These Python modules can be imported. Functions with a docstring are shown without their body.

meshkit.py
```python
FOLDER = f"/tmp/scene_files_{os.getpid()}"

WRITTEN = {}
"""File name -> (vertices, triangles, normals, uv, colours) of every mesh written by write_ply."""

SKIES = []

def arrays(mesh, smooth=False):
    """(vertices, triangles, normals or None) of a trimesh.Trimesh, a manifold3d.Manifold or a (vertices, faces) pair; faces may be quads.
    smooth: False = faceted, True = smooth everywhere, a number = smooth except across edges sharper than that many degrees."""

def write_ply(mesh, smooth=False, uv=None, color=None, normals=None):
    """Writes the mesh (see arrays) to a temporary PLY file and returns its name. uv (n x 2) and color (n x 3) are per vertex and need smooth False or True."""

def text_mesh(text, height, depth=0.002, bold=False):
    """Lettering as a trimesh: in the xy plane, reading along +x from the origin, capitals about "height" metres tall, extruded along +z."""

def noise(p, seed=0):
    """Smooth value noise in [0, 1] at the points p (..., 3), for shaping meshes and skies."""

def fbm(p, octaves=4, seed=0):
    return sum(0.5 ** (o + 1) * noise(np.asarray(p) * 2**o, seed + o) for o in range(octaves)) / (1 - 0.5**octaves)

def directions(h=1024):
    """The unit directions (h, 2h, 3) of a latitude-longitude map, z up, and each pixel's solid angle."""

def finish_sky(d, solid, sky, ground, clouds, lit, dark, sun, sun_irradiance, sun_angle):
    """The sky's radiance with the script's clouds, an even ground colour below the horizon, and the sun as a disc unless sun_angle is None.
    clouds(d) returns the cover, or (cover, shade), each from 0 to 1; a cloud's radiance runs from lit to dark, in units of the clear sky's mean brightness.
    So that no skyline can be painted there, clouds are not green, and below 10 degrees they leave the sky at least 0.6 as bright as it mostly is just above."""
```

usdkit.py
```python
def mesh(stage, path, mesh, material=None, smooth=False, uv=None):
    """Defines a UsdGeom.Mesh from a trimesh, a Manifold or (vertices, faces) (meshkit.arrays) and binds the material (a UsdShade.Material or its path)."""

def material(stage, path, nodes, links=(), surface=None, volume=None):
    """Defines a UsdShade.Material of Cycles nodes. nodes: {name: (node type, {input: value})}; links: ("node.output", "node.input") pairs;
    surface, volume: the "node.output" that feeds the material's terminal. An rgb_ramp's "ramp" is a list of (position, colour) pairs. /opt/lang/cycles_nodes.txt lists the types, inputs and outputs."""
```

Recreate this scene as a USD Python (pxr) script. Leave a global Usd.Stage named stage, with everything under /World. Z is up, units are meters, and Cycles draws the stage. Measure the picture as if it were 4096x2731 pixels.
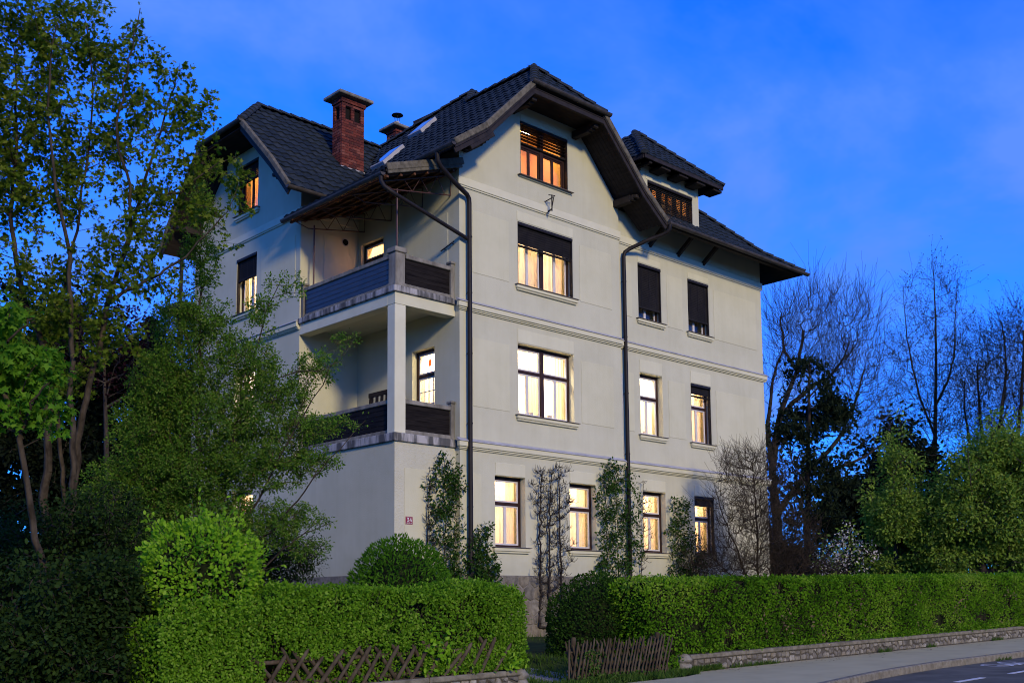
import math, random, numpy as np, trimesh, meshkit
from pxr import Usd, UsdGeom, UsdShade, UsdLux, Gf, Sdf, Vt
from shapely.geometry import Polygon, Point, box as sbox
from shapely import contains_xy
import usdkit

stage = Usd.Stage.CreateInMemory()
UsdGeom.SetStageUpAxis(stage, UsdGeom.Tokens.z)
UsdGeom.SetStageMetersPerUnit(stage, 1.0)
UsdGeom.Xform.Define(stage, '/World')
UsdGeom.Scope.Define(stage, '/World/Looks')

# ------------------------------------------------------------------ camera
CO = np.array([-14.8707, -19.3326, 1.6])
YAW, PITCH, ROLL, FPX, CY = 0.760369, 0.115991, -0.008875, 4338.353, 1910.18
_fw = np.array([math.sin(YAW) * math.cos(PITCH), math.cos(YAW) * math.cos(PITCH), math.sin(PITCH)])
_rt = np.array([math.cos(YAW), -math.sin(YAW), 0.0])
_up = np.cross(_rt, _fw)
CR = _rt * math.cos(ROLL) + _up * math.sin(ROLL)
CU = -_rt * math.sin(ROLL) + _up * math.cos(ROLL)
cam = UsdGeom.Camera.Define(stage, '/World/camera')
cam.CreateHorizontalApertureAttr(36.0)
cam.CreateVerticalApertureAttr(36.0 * 682 / 1024)
cam.CreateFocalLengthAttr(36.0 * FPX / 4096)
cam.CreateVerticalApertureOffsetAttr(36.0 * (CY - 1365.5) / 4096)
cam.CreateHorizontalApertureOffsetAttr(0.0)
cam.CreateClippingRangeAttr(Gf.Vec2f(0.1, 5000))
cam.CreateExposureAttr(0.0)
cam.AddTransformOp().Set(Gf.Matrix4d(*CR, 0, *CU, 0, *(-_fw), 0, *CO, 1))

# ------------------------------------------------------------------ sky and sun
SUN_AZ, SUN_EL = math.radians(198), math.radians(20)
SUN = np.array([math.sin(SUN_AZ) * math.cos(SUN_EL), math.cos(SUN_AZ) * math.cos(SUN_EL), math.sin(SUN_EL)])
SKY_STRENGTH = 0.096
SKY_TINT = (0.13, 1.02, 3.75)
dome = UsdLux.DomeLight.Define(stage, '/World/sky')
dome.CreateIntensityAttr(1.0)
skymat = usdkit.material(stage, '/World/Looks/sky', {
    'sky': ('sky_texture', dict(sky_type='single_scattering', sun_disc=False, sun_elevation=SUN_EL, sun_rotation=SUN_AZ, altitude=300.0, aerosol_density=0.0, ozone_density=2.0)),
    'tint': ('mix', dict(mix_type='multiply', fac=1.0, color2=SKY_TINT)),
    'tc': ('texture_coordinate', {}),
    'mp': ('mapping', dict(scale=(1.9, 1.9, 3.2), rotation=(0.25, 0.12, 0.4), location=(0.9, 0.4, 0.2))),
    'n1': ('noise_texture', dict(scale=1.9, detail=6.0, roughness=0.56, distortion=0.25)),
    'r1': ('rgb_ramp', dict(ramp=[(0.0, (0, 0, 0)), (0.36, (0, 0, 0)), (0.50, (.40, .40, .40)), (0.62, (1, 1, 1)), (1.0, (1, 1, 1))])),
    'cl': ('mix', dict(mix_type='mix', color2=(1.15, 3.0, 10.6))),
    'bg': ('background_shader', dict(strength=SKY_STRENGTH)),
}, [('sky.color', 'tint.color1'), ('tc.generated', 'mp.vector'), ('mp.vector', 'n1.vector'), ('n1.fac', 'r1.fac'),
    ('r1.color', 'cl.fac'), ('tint.color', 'cl.color1'), ('cl.color', 'bg.color')], surface='bg.background')
UsdShade.MaterialBindingAPI.Apply(dome.GetPrim()).Bind(skymat)
dome.GetPrim().SetCustomDataByKey('kind', 'structure')

sun = UsdLux.DistantLight.Define(stage, '/World/sun')
sun.CreateIntensityAttr(0.74)
sun.CreateAngleAttr(7.0)
sun.CreateColorAttr(Gf.Vec3f(1.0, 0.80, 0.46))
sun.GetPrim().CreateAttribute('inputs:normalize', Sdf.ValueTypeNames.Bool).Set(True)
_z = SUN; _x = np.cross([0, 0, 1.0], _z); _x /= np.linalg.norm(_x); _y = np.cross(_z, _x)
sun.AddTransformOp().Set(Gf.Matrix4d(*_x, 0, *_y, 0, *_z, 0, 0, 0, 0, 1))

# ------------------------------------------------------------------ helpers
def at(vx, vy, d):
    """The point seen at (vx, vy) of a 2352-wide picture at depth d."""
    px, py = vx * 1.741497, vy * 1.741497
    return CO + d * (_fw + CR * (px - 2048) / FPX - CU * (py - CY) / FPX)

def aty(vx, vy, y):
    q = at(vx, vy, 1.0) - CO
    return CO + q * (y - CO[1]) / q[1]

names = {}
def numbered(parent, name):
    k = (parent, name); n = names.get(k, 0); names[k] = n + 1
    return f'{parent}/{name}' if n == 0 else f'{parent}/{name}_{n:03d}'

def tag(path, label=None, category=None, group=None, kind=None):
    p = stage.GetPrimAtPath(path)
    for k, v in (('label', label), ('category', category), ('group', group), ('kind', kind)):
        if v: p.SetCustomDataByKey(k, v)

ORIGIN = {}
def thing(name, label=None, category=None, loc=(0, 0, 0), group=None, kind=None):
    path = numbered('/World', name)
    x = UsdGeom.Xform.Define(stage, path); x.AddTranslateOp().Set(Gf.Vec3d(*map(float, loc)))
    ORIGIN[path] = np.array(loc, float)
    tag(path, label, category, group, kind)
    return path

def put(parent, name, mb, mat, label=None, category=None, group=None, kind=None):
    """mb becomes one mesh named name under parent ('/World' for a thing of one mesh)."""
    V, F, N, R = mb.arrays()
    path = numbered(parent, name)
    org = ORIGIN.get(parent, np.zeros(3)); ORIGIN[path] = org
    m = UsdGeom.Mesh.Define(stage, path)
    m.CreatePointsAttr(Vt.Vec3fArray.FromNumpy(np.ascontiguousarray(V - org, np.float32)))
    m.CreateFaceVertexCountsAttr(Vt.IntArray.FromNumpy(np.full(len(F), 3, np.int32)))
    m.CreateFaceVertexIndicesAttr(Vt.IntArray.FromNumpy(np.ascontiguousarray(F, np.int32).ravel()))
    m.CreateSubdivisionSchemeAttr('none')
    if N is not None:
        m.CreateNormalsAttr(Vt.Vec3fArray.FromNumpy(np.ascontiguousarray(N, np.float32))); m.SetNormalsInterpolation('vertex')
    if R is not None:
        UsdGeom.PrimvarsAPI(m).CreatePrimvar('rnd', Sdf.ValueTypeNames.FloatArray, 'vertex').Set(Vt.FloatArray.FromNumpy(np.ascontiguousarray(R, np.float32)))
    UsdShade.MaterialBindingAPI.Apply(m.GetPrim()).Bind(M[mat])
    tag(path, label, category, group, kind)
    return path

_h = trimesh.creation.box([2, 2, 2])
_cs = np.array([[sx, sy, sz] for sx in (-1, 1) for sy in (-1, 1) for sz in (-1, 1)], float)
def _cv(h, c):
    out = []
    for s in _cs:
        for k in range(3):
            q = s * (np.array(h) - c); q[k] = s[k] * h[k]; out.append(q)
    return np.array(out)
_hv = _cv((1, 1, 1), 0.2)
_hull = trimesh.convex.convex_hull(_hv)
from scipy.spatial import cKDTree as _KD
_HF = _KD(_hv).query(_hull.vertices)[1][_hull.faces]

class MB:
    def __init__(s): s.v, s.f, s.n, s.r, s.c = [], [], [], [], 0
    def add(s, V, F, N=None, R=None):
        V = np.asarray(V, float)
        s.v.append(V); s.f.append(np.asarray(F, int) + s.c); s.c += len(V); s.n.append(N); s.r.append(R); return s
    def arrays(s):
        V = np.vstack(s.v); F = np.vstack(s.f)
        N = np.vstack(s.n) if all(x is not None for x in s.n) else None
        R = np.concatenate(s.r) if all(x is not None for x in s.r) else None
        return V, F, N, R
    def box(s, x0, x1, y0, y1, z0, z1, c=0.0):
        ce = np.array([(x0 + x1) / 2, (y0 + y1) / 2, (z0 + z1) / 2]); h = np.abs([(x1 - x0) / 2, (y1 - y0) / 2, (z1 - z0) / 2])
        return s.obox(ce, np.eye(3), h, c)
    def obox(s, ce, ax, h, c=0.0):
        ax = np.asarray(ax, float); h = np.asarray(h, float)
        if c > 0:
            return s.add(np.asarray(ce) + _cv(h, min(c, h.min() * .6)) @ ax, _HF)
        return s.add(np.asarray(ce) + (np.asarray(_h.vertices) * h) @ ax, _h.faces)
    def beam(s, p, q, w, hgt, up=(0, 0, 1), c=0.0, ext=0.0):
        p, q = np.asarray(p, float), np.asarray(q, float); d = q - p; L = np.linalg.norm(d); d = d / L
        a = np.cross(up, d); a /= np.linalg.norm(a); b = np.cross(d, a)
        return s.obox((p + q) / 2, [d, a, b], [L / 2 + ext, w / 2, hgt / 2], c)
    def tube(s, pts, r, sides=10, caps=True):
        P = np.asarray(pts, float); n = len(P); r = np.broadcast_to(r, (n,)).astype(float)
        T = np.gradient(P, axis=0); T /= np.linalg.norm(T, axis=1, keepdims=True)
        ref = np.array([0, 0, 1.0]) if abs(T[0, 2]) < .9 else np.array([1.0, 0, 0])
        A = []
        for t in T:
            ref = ref - t * (ref @ t); ref /= np.linalg.norm(ref); A.append(ref)
        A = np.array(A); B = np.cross(T, A); an = np.arange(sides) * 2 * np.pi / sides
        nn = np.cos(an)[None, :, None] * A[:, None] + np.sin(an)[None, :, None] * B[:, None]
        V = P[:, None] + r[:, None, None] * nn
        i, j = np.meshgrid(np.arange(n - 1), np.arange(sides), indexing='ij')
        a, b, c_, d = i * sides + j, i * sides + (j + 1) % sides, (i + 1) * sides + (j + 1) % sides, (i + 1) * sides + j
        F = np.vstack([np.stack([a, b, c_], -1).reshape(-1, 3), np.stack([a, c_, d], -1).reshape(-1, 3)])
        s.add(V.reshape(-1, 3), F, nn.reshape(-1, 3))
        if caps:
            for k, sg in ((0, -1), (n - 1, 1)):
                s.add(np.vstack([V[k], P[k:k + 1]]), [[x, (x + 1) % sides, sides] if sg > 0 else [(x + 1) % sides, x, sides] for x in range(sides)], np.tile(sg * T[k], (sides + 1, 1)))
        return s
    def slab(s, pts, thick, nrm=None):
        """a flat convex or simple polygon of 3-d points, thickened downwards along its normal"""
        P = np.asarray(pts, float)
        n = np.zeros(3)
        for a, b in zip(P, np.roll(P, -1, 0)): n += np.cross(a, b)
        n /= np.linalg.norm(n)
        if (n[2] < 0 if nrm is None else n @ np.asarray(nrm) < 0): n = -n; P = P[::-1]
        u = P[1] - P[0]; u /= np.linalg.norm(u); w = np.cross(n, u)
        poly = Polygon([((p - P[0]) @ u, (p - P[0]) @ w) for p in P])
        m = trimesh.creation.extrude_polygon(poly, thick, engine='earcut')
        v = np.asarray(m.vertices)
        return s.add(P[0] + v[:, :1] * u + v[:, 1:2] * w + (v[:, 2:] - thick) * n, m.faces)
    def wall(s, fr, poly, holes, t):
        g = Polygon(poly)
        for (a, b, z0, z1) in holes: g = g.difference(sbox(a, z0, b, z1))
        for q in getattr(g, 'geoms', [g]):
            m = trimesh.creation.extrude_polygon(q, t, engine='earcut'); v = np.asarray(m.vertices)
            s.add(fr.o + v[:, :1] * fr.u + np.array([0, 0, 1.0]) * v[:, 1:2] + (v[:, 2:] - t) * fr.n, m.faces)
        return s
    def cones(s, P0, P1, R0, R1, sides=5):
        P0, P1 = np.asarray(P0, float), np.asarray(P1, float); k = len(P0)
        if not k: return s
        D = P1 - P0; D /= np.linalg.norm(D, axis=1, keepdims=True) + 1e-9
        ref = np.where(np.abs(D[:, 2:]) < .9, [0, 0, 1.0], [1.0, 0, 0]); A = np.cross(D, ref); A /= np.linalg.norm(A, axis=1, keepdims=True); B = np.cross(D, A)
        an = np.arange(sides) * 2 * np.pi / sides
        nn = np.cos(an)[None, :, None] * A[:, None] + np.sin(an)[None, :, None] * B[:, None]
        V = np.stack([P0[:, None] + np.asarray(R0)[:, None, None] * nn, P1[:, None] + np.asarray(R1)[:, None, None] * nn], 1)
        j = np.arange(sides); q = np.stack([j, (j + 1) % sides, sides + (j + 1) % sides, sides + j], 1)
        f = np.vstack([q[:, [0, 1, 2]], q[:, [0, 2, 3]]])
        F = (f[None] + (np.arange(k) * 2 * sides)[:, None, None]).reshape(-1, 3)
        return s.add(V.reshape(-1, 3), F, np.stack([nn, nn], 1).reshape(-1, 3), np.repeat(np.random.RandomState(k).rand(k), 2 * sides))

class Fr:
    """a facade: u to the right as seen from outside, n outwards"""
    def __init__(s, o, u, n): s.o, s.u, s.n = np.array(o, float), np.array(u, float), np.array(n, float)
    def p(s, u, n, z): return s.o + s.u * u + s.n * n + np.array([0, 0, 1.0]) * z
    def box(s, mb, u0, u1, n0, n1, z0, z1, c=0.0):
        a, b = s.p(u0, n0, z0), s.p(u1, n1, z1); lo, hi = np.minimum(a, b), np.maximum(a, b)
        return mb.box(lo[0], hi[0], lo[1], hi[1], lo[2], hi[2], c)
def bx(*a, **k): return MB().box(*a, **k)

# ------------------------------------------------------------------ materials
M = {}
def mk(name, nodes, links, surface): M[name] = usdkit.material(stage, '/World/Looks/' + name, nodes, links, surface=surface)

def surf(name, c1, c2, scale=3.0, rough=0.8, bump=0.0, bscale=60.0, detail=4.0, stretch=(1, 1, 1), spec=0.08, c3=None, ramp=None, bdist=0.01):
    """two-tone noisy surface in world coordinates with fine relief"""
    nodes = {'g': ('geometry', {}), 'm': ('mapping', dict(scale=stretch)), 'n': ('noise_texture', dict(scale=scale, detail=detail, roughness=0.6)),
             'r': ('rgb_ramp', dict(ramp=ramp or [(0.0, c1), (0.35, c1), (0.65, c2), (1.0, c3 or c2)])),
             'p': ('principled_bsdf', dict(roughness=rough, specular_ior_level=spec))}
    links = [('g.position', 'm.vector'), ('m.vector', 'n.vector'), ('n.fac', 'r.fac'), ('r.color', 'p.base_color')]
    if bump:
        nodes['bn'] = ('noise_texture', dict(scale=bscale, detail=3.0, roughness=0.6)); nodes['b'] = ('bump', dict(strength=bump, distance=bdist))
        links += [('m.vector', 'bn.vector'), ('bn.fac', 'b.height'), ('b.normal', 'p.normal')]
    mk(name, nodes, links, 'p.BSDF')

def plaster(name, c1, c2, bump=.5, bscale=45, bdist=.01):
    nodes = {'g': ('geometry', {}), 'n': ('noise_texture', dict(scale=.9, detail=5.0, roughness=.65)), 'r': ('rgb_ramp', dict(ramp=[(0, c1), (.38, c1), (.62, c2), (1, c2)])),
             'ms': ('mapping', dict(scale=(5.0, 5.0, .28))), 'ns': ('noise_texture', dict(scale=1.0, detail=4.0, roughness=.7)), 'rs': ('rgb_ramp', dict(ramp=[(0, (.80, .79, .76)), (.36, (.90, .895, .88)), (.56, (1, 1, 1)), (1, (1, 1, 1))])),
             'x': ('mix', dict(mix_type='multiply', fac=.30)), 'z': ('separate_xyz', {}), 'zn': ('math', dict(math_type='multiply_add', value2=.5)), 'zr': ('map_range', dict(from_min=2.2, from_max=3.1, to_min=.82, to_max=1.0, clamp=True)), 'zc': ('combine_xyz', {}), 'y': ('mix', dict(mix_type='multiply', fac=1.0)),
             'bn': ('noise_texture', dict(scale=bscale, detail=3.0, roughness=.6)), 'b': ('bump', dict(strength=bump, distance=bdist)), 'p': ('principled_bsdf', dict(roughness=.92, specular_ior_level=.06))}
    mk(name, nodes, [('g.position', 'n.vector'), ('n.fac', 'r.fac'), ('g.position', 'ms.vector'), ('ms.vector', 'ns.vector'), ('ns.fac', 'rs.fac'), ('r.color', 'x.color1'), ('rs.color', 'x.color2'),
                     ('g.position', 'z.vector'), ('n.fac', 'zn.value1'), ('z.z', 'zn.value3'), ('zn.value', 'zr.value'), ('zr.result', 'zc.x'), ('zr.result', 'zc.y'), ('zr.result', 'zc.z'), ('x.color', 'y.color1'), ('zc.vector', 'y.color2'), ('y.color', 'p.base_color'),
                     ('g.position', 'bn.vector'), ('bn.fac', 'b.height'), ('b.normal', 'p.normal')], 'p.BSDF')
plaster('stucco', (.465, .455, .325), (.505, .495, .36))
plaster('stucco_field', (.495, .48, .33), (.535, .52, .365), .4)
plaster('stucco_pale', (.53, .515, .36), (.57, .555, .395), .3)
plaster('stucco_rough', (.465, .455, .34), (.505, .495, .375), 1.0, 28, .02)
surf('moulding', (.52, .50, .34), (.56, .54, .375), 2.0, .85, .15, 60, spec=.15)
surf('white_paint', (.54, .525, .38), (.59, .575, .42), 2.0, .8, .1, 60, spec=.2)
surf('zinc', (.30, .30, .31), (.40, .40, .41), 3.0, .5, .05, 40, spec=.3)
surf('concrete', (.12, .112, .09), (.25, .235, .195), 4.0, .9, .4, 50, stretch=(1, 1, .35), c3=(.10, .10, .095))
surf('concrete_stained', (.06, .06, .058), (.40, .39, .37), 5.0, .9, .4, 50, stretch=(1, 1, .18), ramp=[(0, (.05, .05, .05)), (.42, (.09, .09, .085)), (.58, (.36, .35, .33)), (1, (.42, .41, .39))])
surf('coping', (.10, .09, .062), (.20, .18, .13), 6.0, .9, .6, 60, c3=(.26, .24, .18))
surf('dark_wood', (.014, .011, .010), (.028, .022, .018), 3.0, .75, .3, 30, stretch=(1, 1, 8), spec=.15)
surf('dark_wood_verge', (.014, .011, .010), (.028, .022, .019), 5.0, .7, .3, 30, spec=.2)
surf('window_wood', (.026, .013, .009), (.042, .020, .013), 6.0, .5, .1, 30, spec=.15)
surf('red_wood', (.075, .035, .020), (.13, .06, .032), 3.0, .7, .3, 30)
surf('red_steel', (.05, .022, .018), (.085, .035, .026), 6.0, .5, .1, 40, spec=.4)
surf('sash_white', (.50, .48, .47), (.56, .54, .53), 4.0, .5, .05, 40)
surf('dark_metal', (.012, .010, .010), (.020, .017, .016), 4.0, .5, .05, 40, spec=.15)
surf('gutter_metal', (.035, .031, .027), (.07, .06, .05), 4.0, .5, .1, 40, spec=.2)
surf('sill_metal', (.10, .08, .07), (.15, .125, .11), 4.0, .5, .05, 40, spec=.2)
surf('blind_slat', (.014, .013, .013), (.022, .020, .019), 4.0, .6, .05, 40, spec=.05)
surf('board_brown', (.012, .012, .012), (.030, .029, .029), 4.0, .4, .3, 40, stretch=(.6, .6, 5), spec=.45)
surf('board_dark', (.008, .0065, .006), (.018, .015, .013), 4.0, .6, .3, 40, stretch=(.6, .6, 5), spec=.04)
surf('verge_cap', (.075, .068, .050), (.15, .135, .10), 8.0, .9, .6, 60)
for k, (a, b) in enumerate((((.014, .020, .026), (.024, .032, .040)), ((.018, .024, .028), (.030, .037, .042)), ((.011, .016, .021), (.020, .027, .034)))):
    surf(f'roof_tile_{k}', a, b, 5.0, .75, .4, 60, spec=.07)
surf('ridge_tile', (.020, .026, .032), (.036, .044, .052), 5.0, .75, .4, 60, spec=.07)
for k, (a, b) in enumerate((((.105, .026, .020), (.155, .042, .032)), ((.072, .020, .017), (.11, .030, .025)), ((.14, .045, .034), (.19, .068, .052)), ((.055, .019, .018), (.085, .028, .026)))):
    surf(f'brick_{k}', a, b, 9.0, .85, .4, 80)
surf('mortar', (.16, .12, .11), (.24, .19, .17), 9.0, .95, .4, 80)
surf('soot', (.006, .006, .006), (.012, .011, .011), 5.0, .95)
surf('sign_red', (.20, .008, .010), (.24, .012, .014), 5.0, .3, spec=.5)
surf('sign_white', (.55, .53, .51), (.60, .58, .56), 5.0, .4)
for k, (a, b) in enumerate((((.14, .128, .098), (.24, .222, .175)), ((.09, .083, .066), (.17, .156, .125)), ((.20, .185, .145), (.32, .30, .24)), ((.13, .112, .08), (.21, .185, .135)))):
    surf(f'stone_{k}', a, b, 9.0, .9, .8, 40)
surf('stone_mortar', (.055, .050, .038), (.10, .09, .07), 12.0, .95, .8, 60)
surf('plinth_stone', (.12, .11, .09), (.22, .20, .165), 7.0, .9, .7, 30)
surf('sidewalk', (.255, .245, .225), (.33, .32, .295), 1.5, .9, .8, 90, detail=9, ramp=[(0, (.30, .26, .145)), (.4, (.40, .35, .19)), (.6, (.44, .385, .21)), (1, (.50, .44, .25))])
surf('asphalt', (.070, .066, .050), (.125, .117, .092), 1.2, .9, .6, 160, spec=.1)
surf('kerb', (.13, .115, .08), (.22, .20, .145), 9.0, .9, .7, 60)
surf('road_paint', (.42, .42, .40), (.62, .62, .60), 14.0, .7)
surf('soil', (.020, .022, .012), (.045, .052, .022), 2.0, .95, .6, 40)
surf('lawn_ground', (.018, .028, .008), (.040, .062, .016), 2.5, .95, .6, 40)
surf('gravel', (.08, .08, .082), (.30, .30, .30), 38.0, .9, 1.0, 60, detail=2)
surf('old_wood', (.040, .030, .018), (.095, .075, .048), 8.0, .9, .5, 60, stretch=(1, 1, .4), c3=(.15, .122, .082))
surf('bark_grey', (.026, .020, .013), (.072, .057, .038), 9.0, .95, .8, 30, stretch=(1, 1, .4))
surf('bark_dark', (.025, .021, .018), (.06, .05, .042), 9.0, .95, .6, 30, stretch=(1, 1, .4))
surf('twig', (.028, .021, .014), (.06, .046, .030), 8.0, .9)
surf('twig_dark', (.020, .017, .015), (.045, .038, .032), 8.0, .9)
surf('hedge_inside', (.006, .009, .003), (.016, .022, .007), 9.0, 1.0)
surf('room_wall', (.72, .66, .55), (.76, .70, .59), 1.0, .9)
surf('room_orange', (.62, .46, .28), (.66, .50, .31), 1.0, .9)
surf('pot', (.42, .36, .30), (.52, .46, .40), 5, .6)

mk('pane', {'t': ('transparent_bsdf', dict(color=(.95, .97, .96))), 'g': ('glossy_bsdf', dict(color=(.9, .95, 1), roughness=.02)), 'f': ('fresnel', dict(IOR=1.45)), 'm': ('mix_closure', {})},
   [('f.fac', 'm.fac'), ('t.BSDF', 'm.closure1'), ('g.BSDF', 'm.closure2')], 'm.closure')
mk('skylight_glass', {'p': ('principled_bsdf', dict(base_color=(.02, .025, .03), roughness=.04, specular_ior_level=.9, coat_weight=1.0))}, [], 'p.BSDF')
def cloth(name, col, tr, fac=.6):
    mk(name, {'d': ('diffuse_bsdf', dict(color=col)), 't': ('translucent_bsdf', dict(color=tr)), 'm': ('mix_closure', dict(fac=fac))}, [('d.BSDF', 'm.closure1'), ('t.BSDF', 'm.closure2')], 'm.closure')
cloth('curtain', (.78, .75, .68), (.86, .80, .68))
cloth('sun_catcher', (.45, .06, .02), (.60, .08, .02))
cloth('drape', (.66, .58, .45), (.74, .62, .44))
for k, c, st in (('lamp_white', (1, .80, .60), 560.), ('lamp_warm', (1, .67, .43), 460.), ('lamp_orange', (1, .43, .12), 150.), ('lamp_dim', (1, .45, .16), 90.)):
    mk(k, {'e': ('emission', dict(color=c, strength=st))}, [], 'e.emission')

def leafmat(name, cols, tr=.35, rough=.7, spec=.05, gain=1.5):
    n = len(cols)
    mk(name, {'a': ('attribute', dict(attribute='rnd')), 'r': ('rgb_ramp', dict(ramp=[(i / max(1, n - 1), c) for i, c in enumerate(cols)])),
              'p': ('principled_bsdf', dict(roughness=rough, specular_ior_level=spec)),
              'h': ('mix', dict(mix_type='multiply', fac=1.0, color2=(gain, gain, gain * .6))), 't': ('translucent_bsdf', {}), 'm': ('mix_closure', dict(fac=tr))},
       [('a.fac', 'r.fac'), ('r.color', 'p.base_color'), ('r.color', 'h.color1'), ('h.color', 't.color'), ('p.BSDF', 'm.closure1'), ('t.BSDF', 'm.closure2')], 'm.closure')
leafmat('hedge_leaf', [(.036, .095, .004), (.072, .185, .006), (.12, .25, .010), (.19, .30, .03)], 0.35)
leafmat('hedge_leaf_left', [(.040, .105, .005), (.08, .19, .008), (.13, .27, .014), (.20, .32, .04)], 0.35)
leafmat('dome_leaf', [(.030, .100, .006), (.055, .155, .009), (.09, .21, .014)], 0.35)
leafmat('round_leaf', [(.014, .040, .005), (.024, .062, .007), (.04, .090, .010)], 0.3)
leafmat('bright_leaf', [(.11, .25, .010), (.16, .34, .014), (.22, .40, .022), (.28, .44, .05)], 0.4)
leafmat('maple_leaf', [(.055, .095, .008), (.085, .14, .011), (.13, .18, .018), (.22, .23, .04)], 0.4)
leafmat('maple_leaf_bright', [(.06, .16, .010), (.09, .22, .014), (.14, .27, .022)], 0.4)
leafmat('thorn_leaf', [(.045, .115, .012), (.07, .165, .015), (.105, .21, .022), (.17, .22, .045)], 0.35)
leafmat('dark_leaf', [(.010, .024, .005), (.018, .040, .008), (.030, .060, .012)], .25)
leafmat('black_leaf', [(.006, .010, .005), (.010, .017, .008)], .2)
leafmat('plum_leaf', [(.012, .004, .006), (.020, .006, .010)], 0.2)
leafmat('pine_needle', [(.009, .016, .007), (.016, .026, .011), (.026, .036, .016)], .15)
leafmat('espalier_leaf', [(.018, .050, .008), (.030, .075, .011), (.045, .10, .016)], 0.3)
leafmat('far_green_leaf', [(.09, .17, .020), (.15, .25, .03), (.22, .29, .055)], 0.3)
leafmat('bud_leaf', [(.020, .022, .010), (.035, .034, .016)], .3)
leafmat('grass_blade', [(.030, .070, .010), (.055, .115, .016), (.09, .14, .03)], .35)
leafmat('blossom', [(.50, .46, .44), (.66, .60, .58)], .3)
leafmat('yellow_flower', [(.24, .26, .08), (.34, .34, .14)], .3)
leafmat('dry_leaf', [(.14, .10, .05), (.22, .16, .09)], .3)

# ------------------------------------------------------------------ ground
def S(x):                                             # the street rises gently to the right
    return .11 + .0145 * (np.clip(x, -45, 60) + 14.87)

def sheet(xs, ys, zf):
    X, Y = np.meshgrid(xs, ys, indexing='ij'); Z = zf(X, Y); n, m = X.shape
    i, j = np.meshgrid(np.arange(n - 1), np.arange(m - 1), indexing='ij'); a = i * m + j
    F = np.vstack([np.stack([a, a + m, a + m + 1], -1).reshape(-1, 3), np.stack([a, a + m + 1, a + 1], -1).reshape(-1, 3)])
    return MB().add(np.stack([X, Y, Z], -1).reshape(-1, 3), F)

def garden(x, y):
    inside = np.clip((y + 6.95) / .12, 0, 1)
    lawn = S(x) + .27 + np.clip((y + 6.8) / 6.0, 0, 1) * np.clip(.80 - S(x) - .27, 0, .5)
    gap = np.clip(1 - (np.abs(x + 2.0) - .72) / .2, 0, 1)
    ramp = S(x) - .02 + np.clip((y + 7.4) / 6.0, 0, 1) * .48
    gap = gap * (y > -7.3)
    lawn = lawn * (1 - gap) + np.minimum(ramp, lawn) * gap
    low = S(x) - .03
    t = np.where(gap > 0, np.maximum(inside, gap), inside)
    verge_ = (x > -2.9) & (x < 1.3)
    return np.where(y < np.where(verge_, -7.75, -7.1), S(x) - .3, low * (1 - t) + lawn * t)
gx = np.unique(np.concatenate([np.linspace(-400, -16, 14), np.linspace(-16, -6, 30), np.linspace(-6, 4, 80), np.linspace(4, 40, 60), np.linspace(40, 500, 16)]))
gy = np.unique(np.concatenate([np.linspace(-300, -30, 10), np.linspace(-30, -8, 40), np.linspace(-8, -5, 60), np.linspace(-5, 12, 30), np.linspace(12, 600, 16)]))
put('/World', 'ground', sheet(gx, gy, garden), 'lawn_ground', kind='structure')
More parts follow.
